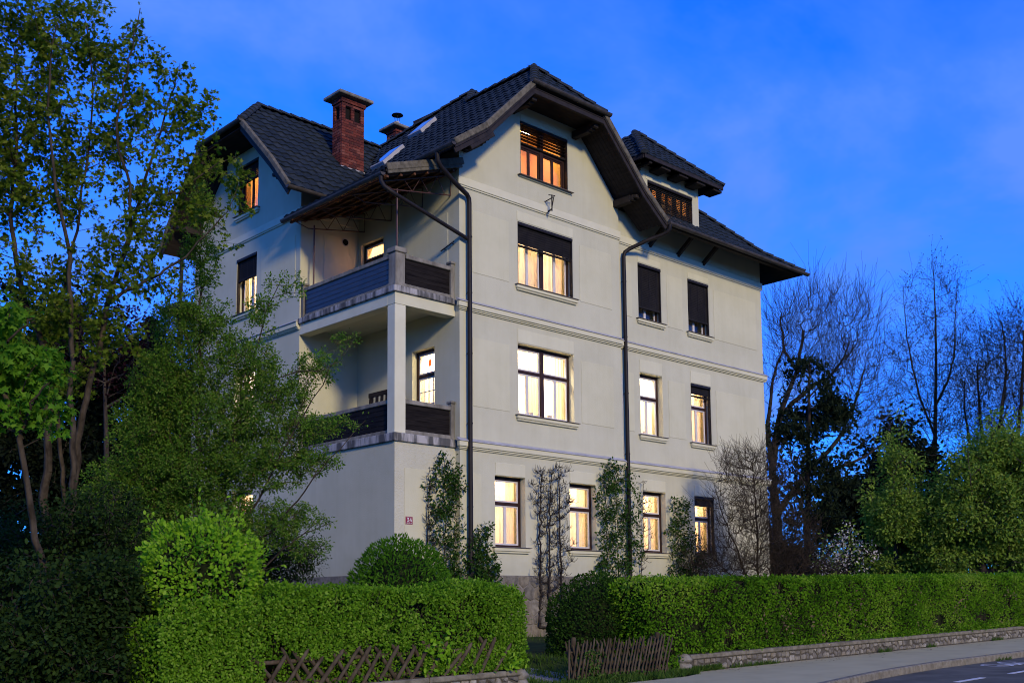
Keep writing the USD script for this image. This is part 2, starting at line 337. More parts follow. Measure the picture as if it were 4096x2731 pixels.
# the kerb line: bends slightly outwards at the left
KX = np.array([-60, -12, -4, -1, .45, 1.7, 3.0, 4.5, 6.1, 10.3, 20, 60.]); KY = np.array([-11.2, -11.0, -10.7, -10.35, -10.12, -9.88, -9.66, -9.50, -9.40, -9.42, -9.6, -10.])
ky = lambda x: np.interp(x, KX, KY)
xs = np.concatenate([np.linspace(-45, -12, 10), np.linspace(-11, 22, 67), np.linspace(24, 60, 12)])
def strip(ya, yb, zf, n=3):
    t = np.linspace(0, 1, n); X = np.repeat(xs[:, None], n, 1); Y = ya(xs)[:, None] * (1 - t) + yb(xs)[:, None] * t; Z = zf(X, Y)
    i, j = np.meshgrid(np.arange(len(xs) - 1), np.arange(n - 1), indexing='ij'); a = i * n + j
    F = np.vstack([np.stack([a, a + n, a + n + 1], -1).reshape(-1, 3), np.stack([a, a + n + 1, a + 1], -1).reshape(-1, 3)])
    return MB().add(np.stack([X, Y, Z], -1).reshape(-1, 3), F)
wy = lambda x: np.where((x > -2.9) & (x < 1.3), -7.05 - .50 * np.clip(np.minimum((x + 2.9) / .5, (1.35 - x) / .5), 0, 1), -7.03)
put('/World', 'sidewalk', strip(lambda x: ky(x), wy, lambda X, Y: S(X)), 'sidewalk', kind='structure')
put('/World', 'road', strip(lambda x: np.full_like(x, -28.), lambda x: ky(x) - .14, lambda X, Y: S(X) - .12, 8), 'asphalt', kind='structure')
kerb = thing('kerb', kind='structure')
kx = -8.0
while kx < 24:
    L = 1.0
    p, q = np.array([kx + .006, ky(kx) - .07, S(kx) - .09]), np.array([kx + L - .006, ky(kx + L) - .07, S(kx + L) - .09])
    put(kerb, 'kerb_stone', MB().beam(p, q, .15, .205, c=.02), 'kerb'); kx += L
mk_ = thing('road_marking', kind='structure')
for (a, b) in ((3.07, 4.16), (5.25, 6.3), (7.4, 8.45), (9.5, 10.55), (.9, 1.95)):
    put(mk_, 'dash', MB().slab([(a, -11.19, S(a) - .114), (b, -11.17, S(b) - .114), (b, -11.06, S(b) - .114), (a, -11.08, S(a) - .114)], .003), 'road_paint')
def ring(cx, cy, r0, r1, a0=0, a1=2 * math.pi, n=22):
    mb = MB(); an = np.linspace(a0, a1, n)
    P = np.concatenate([np.stack([cx + r * np.cos(an), cy + r * np.sin(an), S(cx + r * np.cos(an)) - .112], -1) for r in (r0, r1)])
    i = np.arange(n - 1); return mb.add(P, np.vstack([np.stack([i, i + n, i + n + 1], 1), np.stack([i, i + n + 1, i + 1], 1)]))
pic = MB()
for c_ in (7.15, 7.95):
    r_ = ring(c_, -10.12, .25, .31); pic.add(r_.v[0], r_.f[0])
for (a, b) in (((7.15, -10.12), (7.45, -10.42)), ((7.45, -10.42), (7.8, -10.35)), ((7.45, -10.42), (7.55, -10.12)), ((7.55, -10.12), (7.8, -10.35)), ((7.8, -10.35), (7.95, -10.12)), ((7.8, -10.35), (7.85, -10.55))):
    a, b = np.array(a), np.array(b); d = (b - a) / np.linalg.norm(b - a); n_ = np.array([-d[1], d[0]]) * .03
    pic.slab([(*q, S(q[0]) - .1115) for q in (a - n_, b - n_, b + n_, a + n_)], .002)
put(mk_, 'bicycle_symbol', pic, 'road_paint', label='white bicycle symbol painted on the road')
ps = sheet(np.linspace(-2.75, -1.25, 6), np.linspace(-7.2, -1.2, 20), lambda X, Y: garden(X, Y) + .012 + 0 * X)
put('/World', 'path', ps, 'gravel', kind='structure')

# ------------------------------------------------------------------ low stone walls along the pavement
def stone_wall(x0, x1, label, seed, end_left=True):
    rng = np.random.RandomState(seed)
    w = thing('stone_wall', label, 'wall', (x0, -7.0, float(S(x0))))
    zb, zt = lambda x: S(x) - .1, lambda x: S(x) + .225
    core = MB(); n = max(2, int((x1 - x0) / 2)); X = np.linspace(x0, x1, n + 1)
    for a, b in zip(X[:-1], X[1:]):
        core.add([(a, -6.985, zb(a)), (b, -6.985, zb(b)), (b, -6.985, zt(b)), (a, -6.985, zt(a)), (a, -6.72, zb(a)), (b, -6.72, zb(b)), (b, -6.72, zt(b)), (a, -6.72, zt(a))],
                 [[0, 1, 2], [0, 2, 3], [5, 4, 7], [5, 7, 6], [3, 2, 6], [3, 6, 7], [0, 3, 7], [0, 7, 4], [1, 5, 6], [1, 6, 2]])
    put(w, 'mortar_core', core, 'stone_mortar')
    from scipy.spatial import Voronoi
    L = min(x1, 18.5) - x0; h = .30
    px = np.arange(0, L, .17); pts = np.array([(a + rng.uniform(-.06, .06), b + rng.uniform(-.045, .045)) for a in px for b in (.06, .19)])
    allp = np.vstack([pts, pts * [1, -1], pts * [1, -1] + [0, 2 * h], pts * [-1, 1], pts * [-1, 1] + [2 * L, 0]])
    vor = Voronoi(allp)
    for k in range(len(pts)):
        reg = vor.regions[vor.point_region[k]]
        if -1 in reg: continue
        g = Polygon(vor.vertices[reg]).intersection(sbox(0, 0, L, .235)).buffer(-.030).buffer(.014)
        if g.is_empty or g.area < .003 or rng.rand() < .08: continue
        g = max(getattr(g, 'geoms', [g]), key=lambda q: q.area)
        c = np.array(g.exterior.coords)[:-1]; c = c[::max(1, len(c) // 10)]
        ce = c.mean(0); d0 = rng.uniform(.015, .04); inn = ce + (c - ce) * .72; m_ = len(c)
        P = [(x0 + a, -6.99, S(x0 + a) - .005 + b) for a, b in c] + [(x0 + a, -6.985 - d0 + rng.uniform(-.006, .006), S(x0 + a) - .005 + b) for a, b in inn] + [(x0 + ce[0], -6.985 - d0 - .004, S(x0 + ce[0]) - .005 + ce[1])]
        i = np.arange(m_); j = (i + 1) % m_
        F = np.vstack([np.stack([i, j, j + m_], 1), np.stack([i, j + m_, i + m_], 1), np.stack([i + m_, j + m_, np.full(m_, 2 * m_)], 1)])
        put(w, 'stone', MB().add(P, F), f'stone_{rng.choice([0, 1, 2, 3], p=[.4, .3, .15, .15])}')
    a = x0 - .03
    while a < x1:
        b = min(a + rng.uniform(1.2, 1.9), x1 + .03)
        put(w, 'coping', MB().beam((a + .004, -6.86, S(a) + .265), (b - .004, -6.86, S(b) + .265), .34, .085, c=.018), 'coping'); a = b
    e = MB()
    ex = x1 if not end_left else x0
    for z_, r_ in ((.08, .17), (.22, .15)):
        m = trimesh.creation.icosphere(2, 1.0); v = np.asarray(m.vertices) * [r_, .19, .12]; v = v * (1 + .25 * (meshkit.noise(np.asarray(m.vertices) * 2 + 7 * r_, seed)[:, None] - .5)); e.add(v + [ex + (.1 if not end_left else -.08), -6.86, S(ex) + z_], m.faces)
    put(w, 'end_stone', e, 'stone_0')
    return w
stone_wall(1.35, 34.0, 'long low rubble wall with concrete coping under the right hedge', 3)
stone_wall(-13.0, -3.02, 'low rubble wall with rounded end below the left hedge', 5, end_left=False)
# ------------------------------------------------------------------ the house
house = thing('villa', 'cream stucco villa of three storeys with dark tiled gables and lit windows', 'house', (0, 0, .8))
FF = Fr((0, 0, 0), (1, 0, 0), (0, -1, 0))             # street front, gabled bay
FS = Fr((0, .1, 0), (1, 0, 0), (0, -1, 0))            # street front, right part
FC = Fr((0, .16, 0), (1, 0, 0), (0, -1, 0))           # ground floor under the balconies
FL = Fr((0, 0, 0), (0, -1, 0), (-1, 0, 0))            # left gable side (u = -y)
FB = Fr((0, 4.2, 0), (1, 0, 0), (0, -1, 0))           # back of the balconies
FW = Fr((1.82, 0, 0), (0, -1, 0), (-1, 0, 0))         # right side of the balconies

WF = [('AT', 3.92, 5.70, 12.61, 14.08), ('W2', 3.79, 5.84, 9.68, 11.34), ('W1', 3.76, 5.81, 6.32, 8.16), ('Ga', 2.94, 3.97, 2.99, 4.73), ('Gb', 5.58, 6.60, 2.99, 4.73)]
WS = [('S2a', 8.67, 9.72, 9.69, 11.33), ('S2b', 11.0, 12.05, 9.69, 11.33), ('S1a', 8.66, 9.67, 6.33, 8.12), ('S1b', 11.02, 12.01, 6.33, 8.12), ('S0a', 8.68, 9.69, 3.01, 4.73), ('S0b', 11.05, 12.01, 3.01, 4.73)]
WL = [('LA', -7.47, -6.39, 12.54, 13.99), ('L2', -7.47, -6.39, 9.67, 11.28), ('L1', -7.47, -6.39, 6.33, 8.12), ('L0', -7.47, -6.39, 3.0, 4.73)]
WW = [('D2', -4.06, -3.06, 8.96, 11.28), ('D1', -1.83, -.95, 5.52, 7.94)]
hol = lambda ws: [w[1:] for w in ws]
put(house, 'wall', MB().wall(FF, [(1.82, 2.3), (7.75, 2.3), (7.75, 12.70), (6.12, 14.50), (3.46, 14.50), (1.82, 12.70)], hol(WF), .42), 'stucco')
put(house, 'wall', MB().wall(FS, [(7.75, 2.3), (14.92, 2.3), (14.92, 12.70), (7.75, 12.70)], hol(WS), .42), 'stucco')
put(house, 'wall', MB().wall(FC, [(.002, 2.3), (1.82, 2.3), (1.82, 5.31), (.002, 5.31)], [], .35), 'stucco_rough')
put(house, 'wall', MB().wall(FL, [(-9.65, 2.3), (-.162, 2.3), (-.162, 5.31), (-4.2, 5.31), (-4.2, 12.72), (-5.72, 14.40), (-8.14, 14.40), (-9.65, 12.72)], hol(WL), .40), 'stucco')
put(house, 'wall', MB().wall(FB, [(.40, 5.3), (1.82, 5.3), (1.82, 13.0), (.40, 13.0)], [], .3), 'stucco')
put(house, 'wall', MB().wall(FW, [(-4.2, 5.3), (-.42, 5.3), (-.42, 12.75), (-4.2, 12.75)], hol(WW), .38), 'stucco')
put(house, 'wall', bx(14.55, 14.92, .12, 9.6, .3, 12.70), 'stucco')
put(house, 'wall', bx(0.0, 14.55, 9.65, 9.95, .3, 12.6), 'stucco')
# wall of the small bay left of the gabled front (its left edge shows as a narrow blue strip)
for fr, u0, u1 in ((FF, 1.82, 7.75), (FS, 7.752, 14.92), (FC, .0, 1.82)):
    mb = MB(); fr.box(mb, u0 - (.06 if fr is not FS else 0), u1 + (.06 if fr is FS else 0), -.3, .06, .3, 2.3); put(house, 'plinth', mb, 'plinth_stone')
mb = MB(); FL.box(mb, -9.65, -3.1, -.3, .06, .3, 2.3); FL.box(mb, -2.3, -.1, -.3, .06, .3, 2.3); FL.box(mb, -3.1, -2.3, -.3, .06, .3, 1.0); FL.box(mb, -3.1, -2.3, -.3, .06, 1.75, 2.3); put(house, 'plinth', mb, 'plinth_stone')
# plinth stones that show through the gap between the hedges
from scipy.spatial import Voronoi
rng = np.random.RandomState(11)
for fr, ua, ub in ((FF, 1.9, 6.2), (FC, .05, 1.75)):
    L, h = ub - ua, 1.55; pts = np.array([(a + rng.uniform(-.12, .12), b + rng.uniform(-.07, .07)) for r_, b in enumerate(np.arange(.16, h, .31)) for a in np.arange(.2 + .2 * (r_ % 2), L, .42)])
    vor = Voronoi(np.vstack([pts, pts * [1, -1], pts * [1, -1] + [0, 2 * h], pts * [-1, 1], pts * [-1, 1] + [2 * L, 0]]))
    for k in range(len(pts)):
        reg = vor.regions[vor.point_region[k]]
        if -1 in reg: continue
        g = Polygon(vor.vertices[reg]).intersection(sbox(0, 0, L, h)).buffer(-.030).buffer(.018, quad_segs=2)
        if g.is_empty or g.geom_type != 'Polygon': continue
        c = np.array(g.exterior.coords)[:-1]; ce = c.mean(0); m_ = len(c); d0 = rng.uniform(.012, .03); inn = ce + (c - ce) * .84
        P = [fr.p(ua + a, .058, .74 + b) for a, b in c] + [fr.p(ua + a, .06 + d0, .74 + b) for a, b in inn] + [fr.p(ua + ce[0], .062 + d0, .74 + ce[1])]
        i = np.arange(m_); j = (i + 1) % m_
        put(house, 'plinth_stone', MB().add(P, np.vstack([np.stack([i, j, j + m_], 1), np.stack([i, j + m_, i + m_], 1), np.stack([i + m_, j + m_, np.full(m_, 2 * m_)], 1)])), f'stone_{rng.choice([0, 1, 3])}')

def panel(fr, u0, u1, z0, z1, mat='stucco_field', d=.010):
    mb = MB(); fr.box(mb, u0, u1, -.012, d, z0, z1, .004); put(house, 'plaster_field', mb, mat)
for r in ((2.24, 3.47, 9.68, 11.25), (6.10, 7.40, 9.68, 11.25), (2.24, 3.46, 6.36, 8.05), (6.10, 7.40, 6.36, 8.05), (1.86, 2.49, 3.08, 4.72)): panel(FF, *r)
for r in ((9.98, 10.72, 9.67, 11.24), (12.30, 14.58, 9.67, 11.24), (8.14, 8.38, 9.67, 11.24), (9.95, 10.74, 6.38, 8.05), (12.28, 14.58, 6.38, 8.05), (8.14, 8.39, 6.38, 8.05), (9.95, 10.74, 3.05, 4.70), (12.28, 14.58, 3.05, 4.70)): panel(FS, *r)
panel(FC, .29, 1.70, 3.08, 4.72); panel(FL, -6.17, -4.43, 9.6, 11.24, 'stucco_field'); panel(FB, .72, 1.50, 9.0, 11.40); panel(FW, -2.75, -.42, 9.0, 11.2)
for r in ((3.77, 5.85, 11.37, 11.62), (3.76, 5.82, 8.18, 8.52), (3.92, 5.71, 14.11, 14.28), (2.96, 3.97, 4.74, 5.05), (5.60, 6.60, 4.74, 5.05)): panel(FF, *r, 'stucco_pale', .013)
for r in ((8.67, 9.71, 11.36, 11.54), (11.0, 12.05, 11.36, 11.54), (8.67, 9.66, 8.14, 8.50), (11.03, 12.02, 8.14, 8.50), (8.70, 9.69, 4.75, 5.06), (11.06, 12.0, 4.75, 5.06)): panel(FS, *r, 'stucco_pale', .013)

def cornice(fr, u0, u1, zt, flash=True, band=False):
    mb = MB()
    if band:
        fr.box(mb, u0 - .05, u1, 0.0, .055, zt - .20, zt, .008); fr.box(mb, u0 - .03, u1, 0, .03, zt - .235, zt - .2)
        put(house, 'string_course', mb, 'white_paint')
    else:
        fr.box(mb, u0 - .09, u1, 0.0, .10, zt - .17, zt - .045, .008); fr.box(mb, u0 - .06, u1, 0, .065, zt - .205, zt - .17); fr.box(mb, u0 - .035, u1, 0, .035, zt - .235, zt - .205)
        c_ = put(house, 'cornice', mb, 'moulding')
        u = u0 - .1
        while u < u1 - .01:                                  # sloping sheet-metal flashing in lengths
            b = min(u + 1.55, u1 + (.02 if fr is FS else 0)); mb = MB()
            P = [fr.p(u, 0.0, zt + .045), fr.p(b, 0.0, zt + .045), fr.p(b, .125, zt - .03), fr.p(u, .125, zt - .03), fr.p(u, 0.0, zt - .04), fr.p(b, 0.0, zt - .04), fr.p(b, .125, zt - .045), fr.p(u, .125, zt - .045)]
            mb.add(P, [[0, 1, 2], [0, 2, 3], [3, 2, 6], [3, 6, 7], [0, 3, 7], [0, 7, 4], [1, 5, 6], [1, 6, 2], [4, 7, 6], [4, 6, 5]])
            put(c_, 'flashing', mb, 'zinc'); u = b
for z in (5.51, 8.91):
    cornice(FF, 1.82, 7.75, z); cornice(FS, 7.76, 15.0, z)
cornice(FL, -9.65, -4.19, 8.91); cornice(FL, -9.65, -4.19, 5.51)
cornice(FF, 1.82, 7.78, 12.0, band=True); cornice(FS, 7.78, 14.97, 11.96, band=True); cornice(FL, -9.65, -4.17, 11.93, band=True)
mb = MB(); FB.box(mb, 0, 1.82, 0, .04, 11.75, 11.95); put(house, 'string_course', mb, 'white_paint')

# ------------------------------------------------------------------ windows
def window(fr, u0, u1, z0, z1, cols=1, transom=.62, rec=.17, blind=0.0, closed=False, step=.052, lamp='lamp_white', cur='sheer', sill=True, bars=False, room=1.3, white=True, flush_box=False, roomat='room_wall', inner_blind=False, lux=1.0, tilt=None, mar=.35, top=.75):
    W, H = u1 - u0, z1 - z0
    f = MB(); n0, n1 = -rec - .09, -rec
    for (a, b, c_, d) in ((u0, u0 + .065, z0, z1), (u1 - .065, u1, z0, z1), (u0 + .065, u1 - .065, z0, z0 + .06), (u0 + .065, u1 - .065, z1 - .075, z1)): fr.box(f, a, b, n0, n1, c_, d, .006)
    edges = [u0 + .065]
    for k in range(1, cols):
        m = u0 + W * k / cols; fr.box(f, m - .06, m + .06, n0, n1 + .012, z0 + .06, z1 - .075, .006); edges += [m - .06, m + .06]
    edges.append(u1 - .065); zt = z0 + H * transom
    for k in range(cols):
        if transom: fr.box(f, edges[2 * k], edges[2 * k + 1], n0, n1 - .004, zt - .04, zt + .04, .006)
    w = put(house, 'window', f, 'window_wood')
    sash = MB(); panes = []
    sm = 'sash_white' if white else 'window_wood'
    def light(a, b, c_, d):
        t = .042
        for q in ((a, a + t, c_, d), (b - t, b, c_, d), (a + t, b - t, c_, c_ + t), (a + t, b - t, d - t, d)): fr.box(sash, q[0], q[1], n0 + .018, n1 - .028, q[2], q[3], .005)
        panes.append((a + t, b - t, c_ + t, d - t))
    for k in range(cols):
        a, b = edges[2 * k], edges[2 * k + 1]
        if transom:
            light(a, b, zt + .04, z1 - .075)
            m = (a + b) / 2
            if bars == 'door': light(a, b, z0 + .06, zt - .04)
            else: light(a, m, z0 + .06, zt - .04); light(m + .001, b, z0 + .06, zt - .04)
        else:
            m = (a + b) / 2; light(a, m, z0 + .06, z1 - .075); light(m + .001, b, z0 + .06, z1 - .075)
    if bars == 'door':
        a, b = edges[0] + .042, edges[1] - .042
        for k in (1, 2, 3): fr.box(sash, a + (b - a) * k / 4 - .012, a + (b - a) * k / 4 + .012, n0 + .03, n1 - .04, z0 + .1, zt - .08)
        for k in (1, 2, 3, 4): zz = z0 + .1 + (zt - .08 - z0 - .1) * k / 5; fr.box(sash, a, b, n0 + .031, n1 - .041, zz - .011, zz + .011)
    put(w, 'sash', sash, sm)
    for (a, b, c_, d) in panes:
        mb = MB(); mb.add([fr.p(a, -rec - .05, c_), fr.p(b, -rec - .05, c_), fr.p(b, -rec - .05, d), fr.p(a, -rec - .05, d)], [[0, 1, 2], [0, 2, 3]]); put(w, 'pane', mb, 'pane')
    if sill:
        mb = MB(); fr.box(mb, u0 - .12, u1 + .12, -rec, .12, z0 - .018, z0 - .003, .004); put(w, 'sill', mb, 'sill_metal')
        mb = MB()
        if sill == 'thin': fr.box(mb, u0 - .06, u1 + .06, 0, .05, z0 - .05, z0 - .019, .008)
        else: fr.box(mb, u0 - .09, u1 + .10, 0, .085, z0 - .105, z0 - .019, .012)
        if sill != 'thin': fr.box(mb, u0 - .07, u1 + .08, 0, .055, z0 - .15, z0 - .106, .01)
        put(w, 'sill_moulding', mb, 'moulding')
    # room behind: white walls and a ceiling lamp
    m_ = mar; a, b, c_, d = u0 - m_, u1 + m_, z0 - .5, z1 + top; nb, nf = -rec - .14 - room, -rec - .135
    q = lambda u, n, z: fr.p(u, n, z)
    P = [q(a, nf, c_), q(b, nf, c_), q(b, nf, d), q(a, nf, d), q(a, nb, c_), q(b, nb, c_), q(b, nb, d), q(a, nb, d)]
    rm = MB().add(P, [[4, 6, 5], [4, 7, 6], [0, 4, 5], [0, 5, 1], [3, 6, 7], [3, 2, 6], [0, 7, 4], [0, 3, 7], [1, 5, 6], [1, 6, 2]])
    # ring of plaster from the room to the frame
    o_ = [q(u0, nf, z0), q(u1, nf, z0), q(u1, nf, z1), q(u0, nf, z1)]
    rm.add(P[:4] + o_, [[0, 1, 5], [0, 5, 4], [1, 2, 6], [1, 6, 5], [2, 3, 7], [2, 7, 6], [3, 0, 4], [3, 4, 7]])
    put(w, 'room', rm, roomat)
    if lamp:
        cu, cn = (u0 + u1) / 2 + .1, nf - room * .40
        an = np.arange(12) * np.pi / 6; r = .17 * math.sqrt(lux)
        mb = MB().add([fr.p(cu + r * math.cos(t), cn + r * math.sin(t), d - .06) for t in an] + [fr.p(cu, cn, d - .10)], [[i, (i + 1) % 12, 12] for i in range(12)]); put(w, 'ceiling_lamp', mb, lamp)
    rg = np.random.RandomState(int(abs(u0) * 100 + z0 * 10))
    def hang(ua, ub, za, zb, n, amp, per, mat, nm):
        k = max(6, int((ub - ua) / .012)); U_ = np.linspace(ua, ub, k); ph = rg.rand() * 6
        N_ = n + amp * np.sin(U_ / per * 2 * np.pi + ph + .4 * np.sin(U_ * 7 + ph)); P = np.array([fr.p(u, nn, z) for z in (za, zb) for u, nn in zip(U_, N_)])
        i = np.arange(k - 1); put(w, nm, MB().add(P, np.vstack([np.stack([i, i + 1, i + k + 1], 1), np.stack([i, i + k + 1, i + k], 1)])), mat)
    nc = nf - .13
    for k in range(cols):
        a, b = edges[2 * k], edges[2 * k + 1]; w_ = b - a
        if cur in ('sheer', 'both'): hang(a - .06, b + .06, z0 - .1, z1 + .1, nc - .03, .012, .19, 'curtain', 'curtain')
        if cur == 'half': hang(a - .05, b + .05, z0 - .1, zt if transom else z0 + H * .5, nc - .03, .012, .19, 'curtain', 'curtain')
        if cur in ('drape', 'both'):
            hang(a - .06, a + w_ * .26, z0 - .2, z1 + .2, nc + .03, .012, .12, 'drape' if cur == 'drape' else 'curtain', 'drape')
            hang(b - w_ * .28, b + .06, z0 - .2, z1 + .2, nc + .03, .012, .12, 'drape' if cur == 'drape' else 'curtain', 'drape')
    if blind:
        zb = z1 - H * blind; nn = -.055 if not inner_blind else -rec + .03
        mb = MB(); fr.box(mb, u0 + .005, u1 - .005, -.14, .02, z1 - .075, z1 + .005, .008); put(w, 'blind_box', mb, 'dark_metal')
        z = z1 - .09; k = 0; tilt = tilt if tilt is not None else (-.1 if inner_blind else 1.3)
        while z > zb + .03:
            c0 = fr.p((u0 + u1) / 2, nn, z); d_ = fr.n * math.cos(tilt) + np.array([0, 0, -1.0]) * math.sin(tilt)
            mb = MB().obox(c0, [fr.u, d_, np.cross(fr.u, d_)], [W / 2 - .02, step * .585, .0022]); put(w, 'blind_slat', mb, 'blind_slat'); z -= step; k += 1
        mb = MB(); fr.box(mb, u0 + .02, u1 - .02, nn - .03, nn + .03, zb - .03, zb + .015, .006); put(w, 'blind_rail', mb, 'blind_slat')
        mb = MB(); fr.box(mb, u0 + .002, u0 + .028, -.10, -.012, z0, z1 - .08); fr.box(mb, u1 - .028, u1 - .002, -.10, -.012, z0, z1 - .08)
        for s_ in (.18, .5, .82): fr.box(mb, u0 + W * s_ - .004, u0 + W * s_ + .004, nn + .036, nn + .040, zb, z1 - .08)
        put(w, 'blind_guide', mb, 'dark_metal')
    return w
D_ = {w[0]: w[1:] for w in WF + WS + WL + WW}
window(FF, *D_['AT'], cols=2, transom=.60, rec=.12, blind=.36, step=.085, lamp='lamp_orange', cur='none', white=False, roomat='room_orange', inner_blind=True, sill='thin', mar=.06, top=.30)
window(FF, *D_['W2'], cols=2, transom=0, blind=.36, step=.062, lamp='lamp_warm', cur='both')
window(FF, *D_['W1'], cols=2, transom=.635, lamp='lamp_white', cur='drape', room=1.6, lux=1.5)
window(FF, *D_['Ga'], lamp='lamp_warm', cur='both', lux=.9)
window(FF, *D_['Gb'], lamp='lamp_warm', cur='both', lux=.9)
window(FS, *D_['S2a'], lamp=None, blind=.775, closed=True, cur='half', room=.8)
window(FS, *D_['S2b'], lamp=None, blind=.745, closed=True, cur='half', room=.8)
window(FS, *D_['S1a'], lamp='lamp_white', cur='half', lux=1.3)
window(FS, *D_['S1b'], lamp='lamp_warm', cur='both', blind=.20, step=.06)
window(FS, *D_['S0a'], lamp='lamp_warm', cur='both', lux=.9)
window(FS, *D_['S0b'], lamp='lamp_warm', cur='both', blind=.15, step=.06, lux=1.2)
window(FL, *D_['LA'], cols=1, transom=0, rec=.12, blind=.34, mar=.2, top=.4, lamp='lamp_orange', cur='sheer', white=False, roomat='room_orange', closed=True)
window(FL, *D_['L2'], cols=1, transom=0, blind=.38, closed=True, lamp='lamp_white', cur='both')
window(FL, *D_['L1'], lamp='lamp_white', cur='half')
window(FL, *D_['L0'], lamp='lamp_warm', cur='both')
window(FL, -3.08, -2.32, 1.02, 1.73, transom=0, lamp='lamp_orange', cur='none', sill=False, room=.9)
window(FW, *D_['D2'], transom=.80, rec=.10, lamp='lamp_warm', cur='none', sill=False, bars='door', room=1.0, roomat='room_orange')
window(FW, *D_['D1'], transom=.735, rec=.14, lamp='lamp_white', cur='none', sill=False, bars='door', room=1.0)

# ------------------------------------------------------------------ balconies
def edge_trim(z0, z1, mat, o0, o1):
    mb = MB(); mb.box(-o0, 1.82, .16 - o0, .5, z0, z1, .012); mb.box(-o0, .4, .5, 4.2, z0, z1, .012); return mb
b1 = put(house, 'balcony_slab', MB().box(-.06, 1.815, .10, 4.195, 5.312, 5.505, .012), 'concrete_stained')
b2 = put(house, 'balcony_slab', MB().box(-.06, 1.815, .10, 4.195, 8.80, 8.945, .012), 'concrete_stained')
put(b2, 'ceiling', bx(.30, 1.815, .46, 4.195, 8.74, 8.798), 'stucco')
put(house, 'beam', bx(0, 1.815, .16, .46, 8.52, 8.797, .006), 'moulding')
put(house, 'beam', bx(0, .30, .462, 4.195, 8.52, 8.797, .006), 'white_paint')
put(house, 'column', MB().box(0.003, .32, .163, .457, 5.51, 8.518, .012), 'white_paint')
put(house, 'pillar', MB().box(.03, .31, .18, .46, 8.95, 9.765, .012).box(-.005, .345, .145, .495, 9.766, 9.885, .015).box(.01, .33, .16, .48, 8.946, 9.04, .01), 'concrete')
for z, stained in ((5.51, 'board_dark'), (8.95, 'board_brown')):
    for (x0, x1) in ((.325, 1.70),):
        rr = put(house, 'railing', bx(x0, x1, .17, .31, z + .70, z + .80, .012), 'concrete')
        put(rr, 'lower_rail', bx(x0, x1, .18, .30, z, z + .095, .012), 'concrete')
        put(rr, 'post', MB().box(1.70, 1.81, .17, .31, z, z + .87, .01).box(1.675, 1.815, .14, .34, z + .87, z + .93, .012), 'concrete')
        for k in range(5):
            zz = z + .105 + k * .1185; put(rr, 'board', bx(x0 + .01, x1 - .005, .222, .25, zz, zz + .1155, .004), 'board_dark')
    rr = put(house, 'railing', bx(.04, .17, .47, 4.08, z + .70, z + .80, .012), 'concrete')
    put(rr, 'lower_rail', bx(.045, .165, .47, 4.08, z, z + .095, .012), 'concrete')
    put(rr, 'post', MB().box(.03, .17, 4.08, 4.19, z, z + .87, .01).box(.0, .20, 4.05, 4.195, z + .87, z + .93, .012), 'concrete')
    for k in range(5):
        zz = z + .105 + k * .1185; put(rr, 'board', bx(.075, .103, .475, 4.075, zz, zz + .113, .004), stained)

# balcony roof: shallow pent roof on light steel trusses
zr = lambda x: 11.60 + (x + .3) * .345
put(house, 'balcony_roof', MB().slab([(-.42, -.02, zr(-.42)), (1.81, -.02, zr(1.81)), (1.81, 4.15, zr(1.81)), (-.42, 4.15, zr(-.42))], .05), 'dark_wood')
br = house + '/balcony_roof'
for k in range(8):
    y = .12 + k * .56; put(br, 'rafter', MB().beam((-.40, y, zr(-.40) - .10), (1.80, y, zr(1.8) - .10), .07, .09), 'red_wood')
for k in range(6):
    x = -.35 + k * .40; put(br, 'purlin', MB().beam((x, 0, zr(x) - .17), (x, 4.12, zr(x) - .17), .06, .05), 'red_wood')
for y in (.30, 1.40, 2.70, 3.88):
    mb = MB(); zb0, zb1 = 11.28, 11.60
    mb.tube([(.02, y, zb0), (1.80, y, zb1)], .016, 6); mb.tube([(-.35, y, zr(-.35) - .21), (.02, y, zb0)], .014, 6)
    mb.tube([(-.35, y, zr(-.35) - .21), (1.80, y, zr(1.8) - .21)], .016, 6); mb.tube([(1.80, y, zb1), (1.80, y, zr(1.8) - .21)], .012, 6)
    X = np.linspace(.35, 1.62, 6)
    for i in range(5):
        lo = lambda x: zb0 + (zb1 - zb0) * (x - .02) / 1.78
        a = (X[i], y, lo(X[i]) if i % 2 else zr(X[i]) - .21); b_ = (X[i + 1], y, zr(X[i + 1]) - .21 if i % 2 else lo(X[i + 1])); mb.tube([a, b_], .009, 5)
    put(br, 'truss', mb, 'red_steel')
for (x, y) in ((.10, 3.72), (.17, .32)):
    put(br, 'support_pipe', MB().tube([(x, y, 9.76), (x, y, 11.34)], .022, 8), 'red_steel')
put(br, 'verge_board', MB().beam((-.40, -.035, zr(-.40) + .055), (1.93, -.035, zr(1.93) + .055), .05, .17, c=.012), 'verge_cap')
put(br, 'verge_board', MB().beam((-.36, -.02, zr(-.36) - .07), (1.90, -.02, zr(1.90) - .07), .05, .08, c=.008), 'verge_cap')

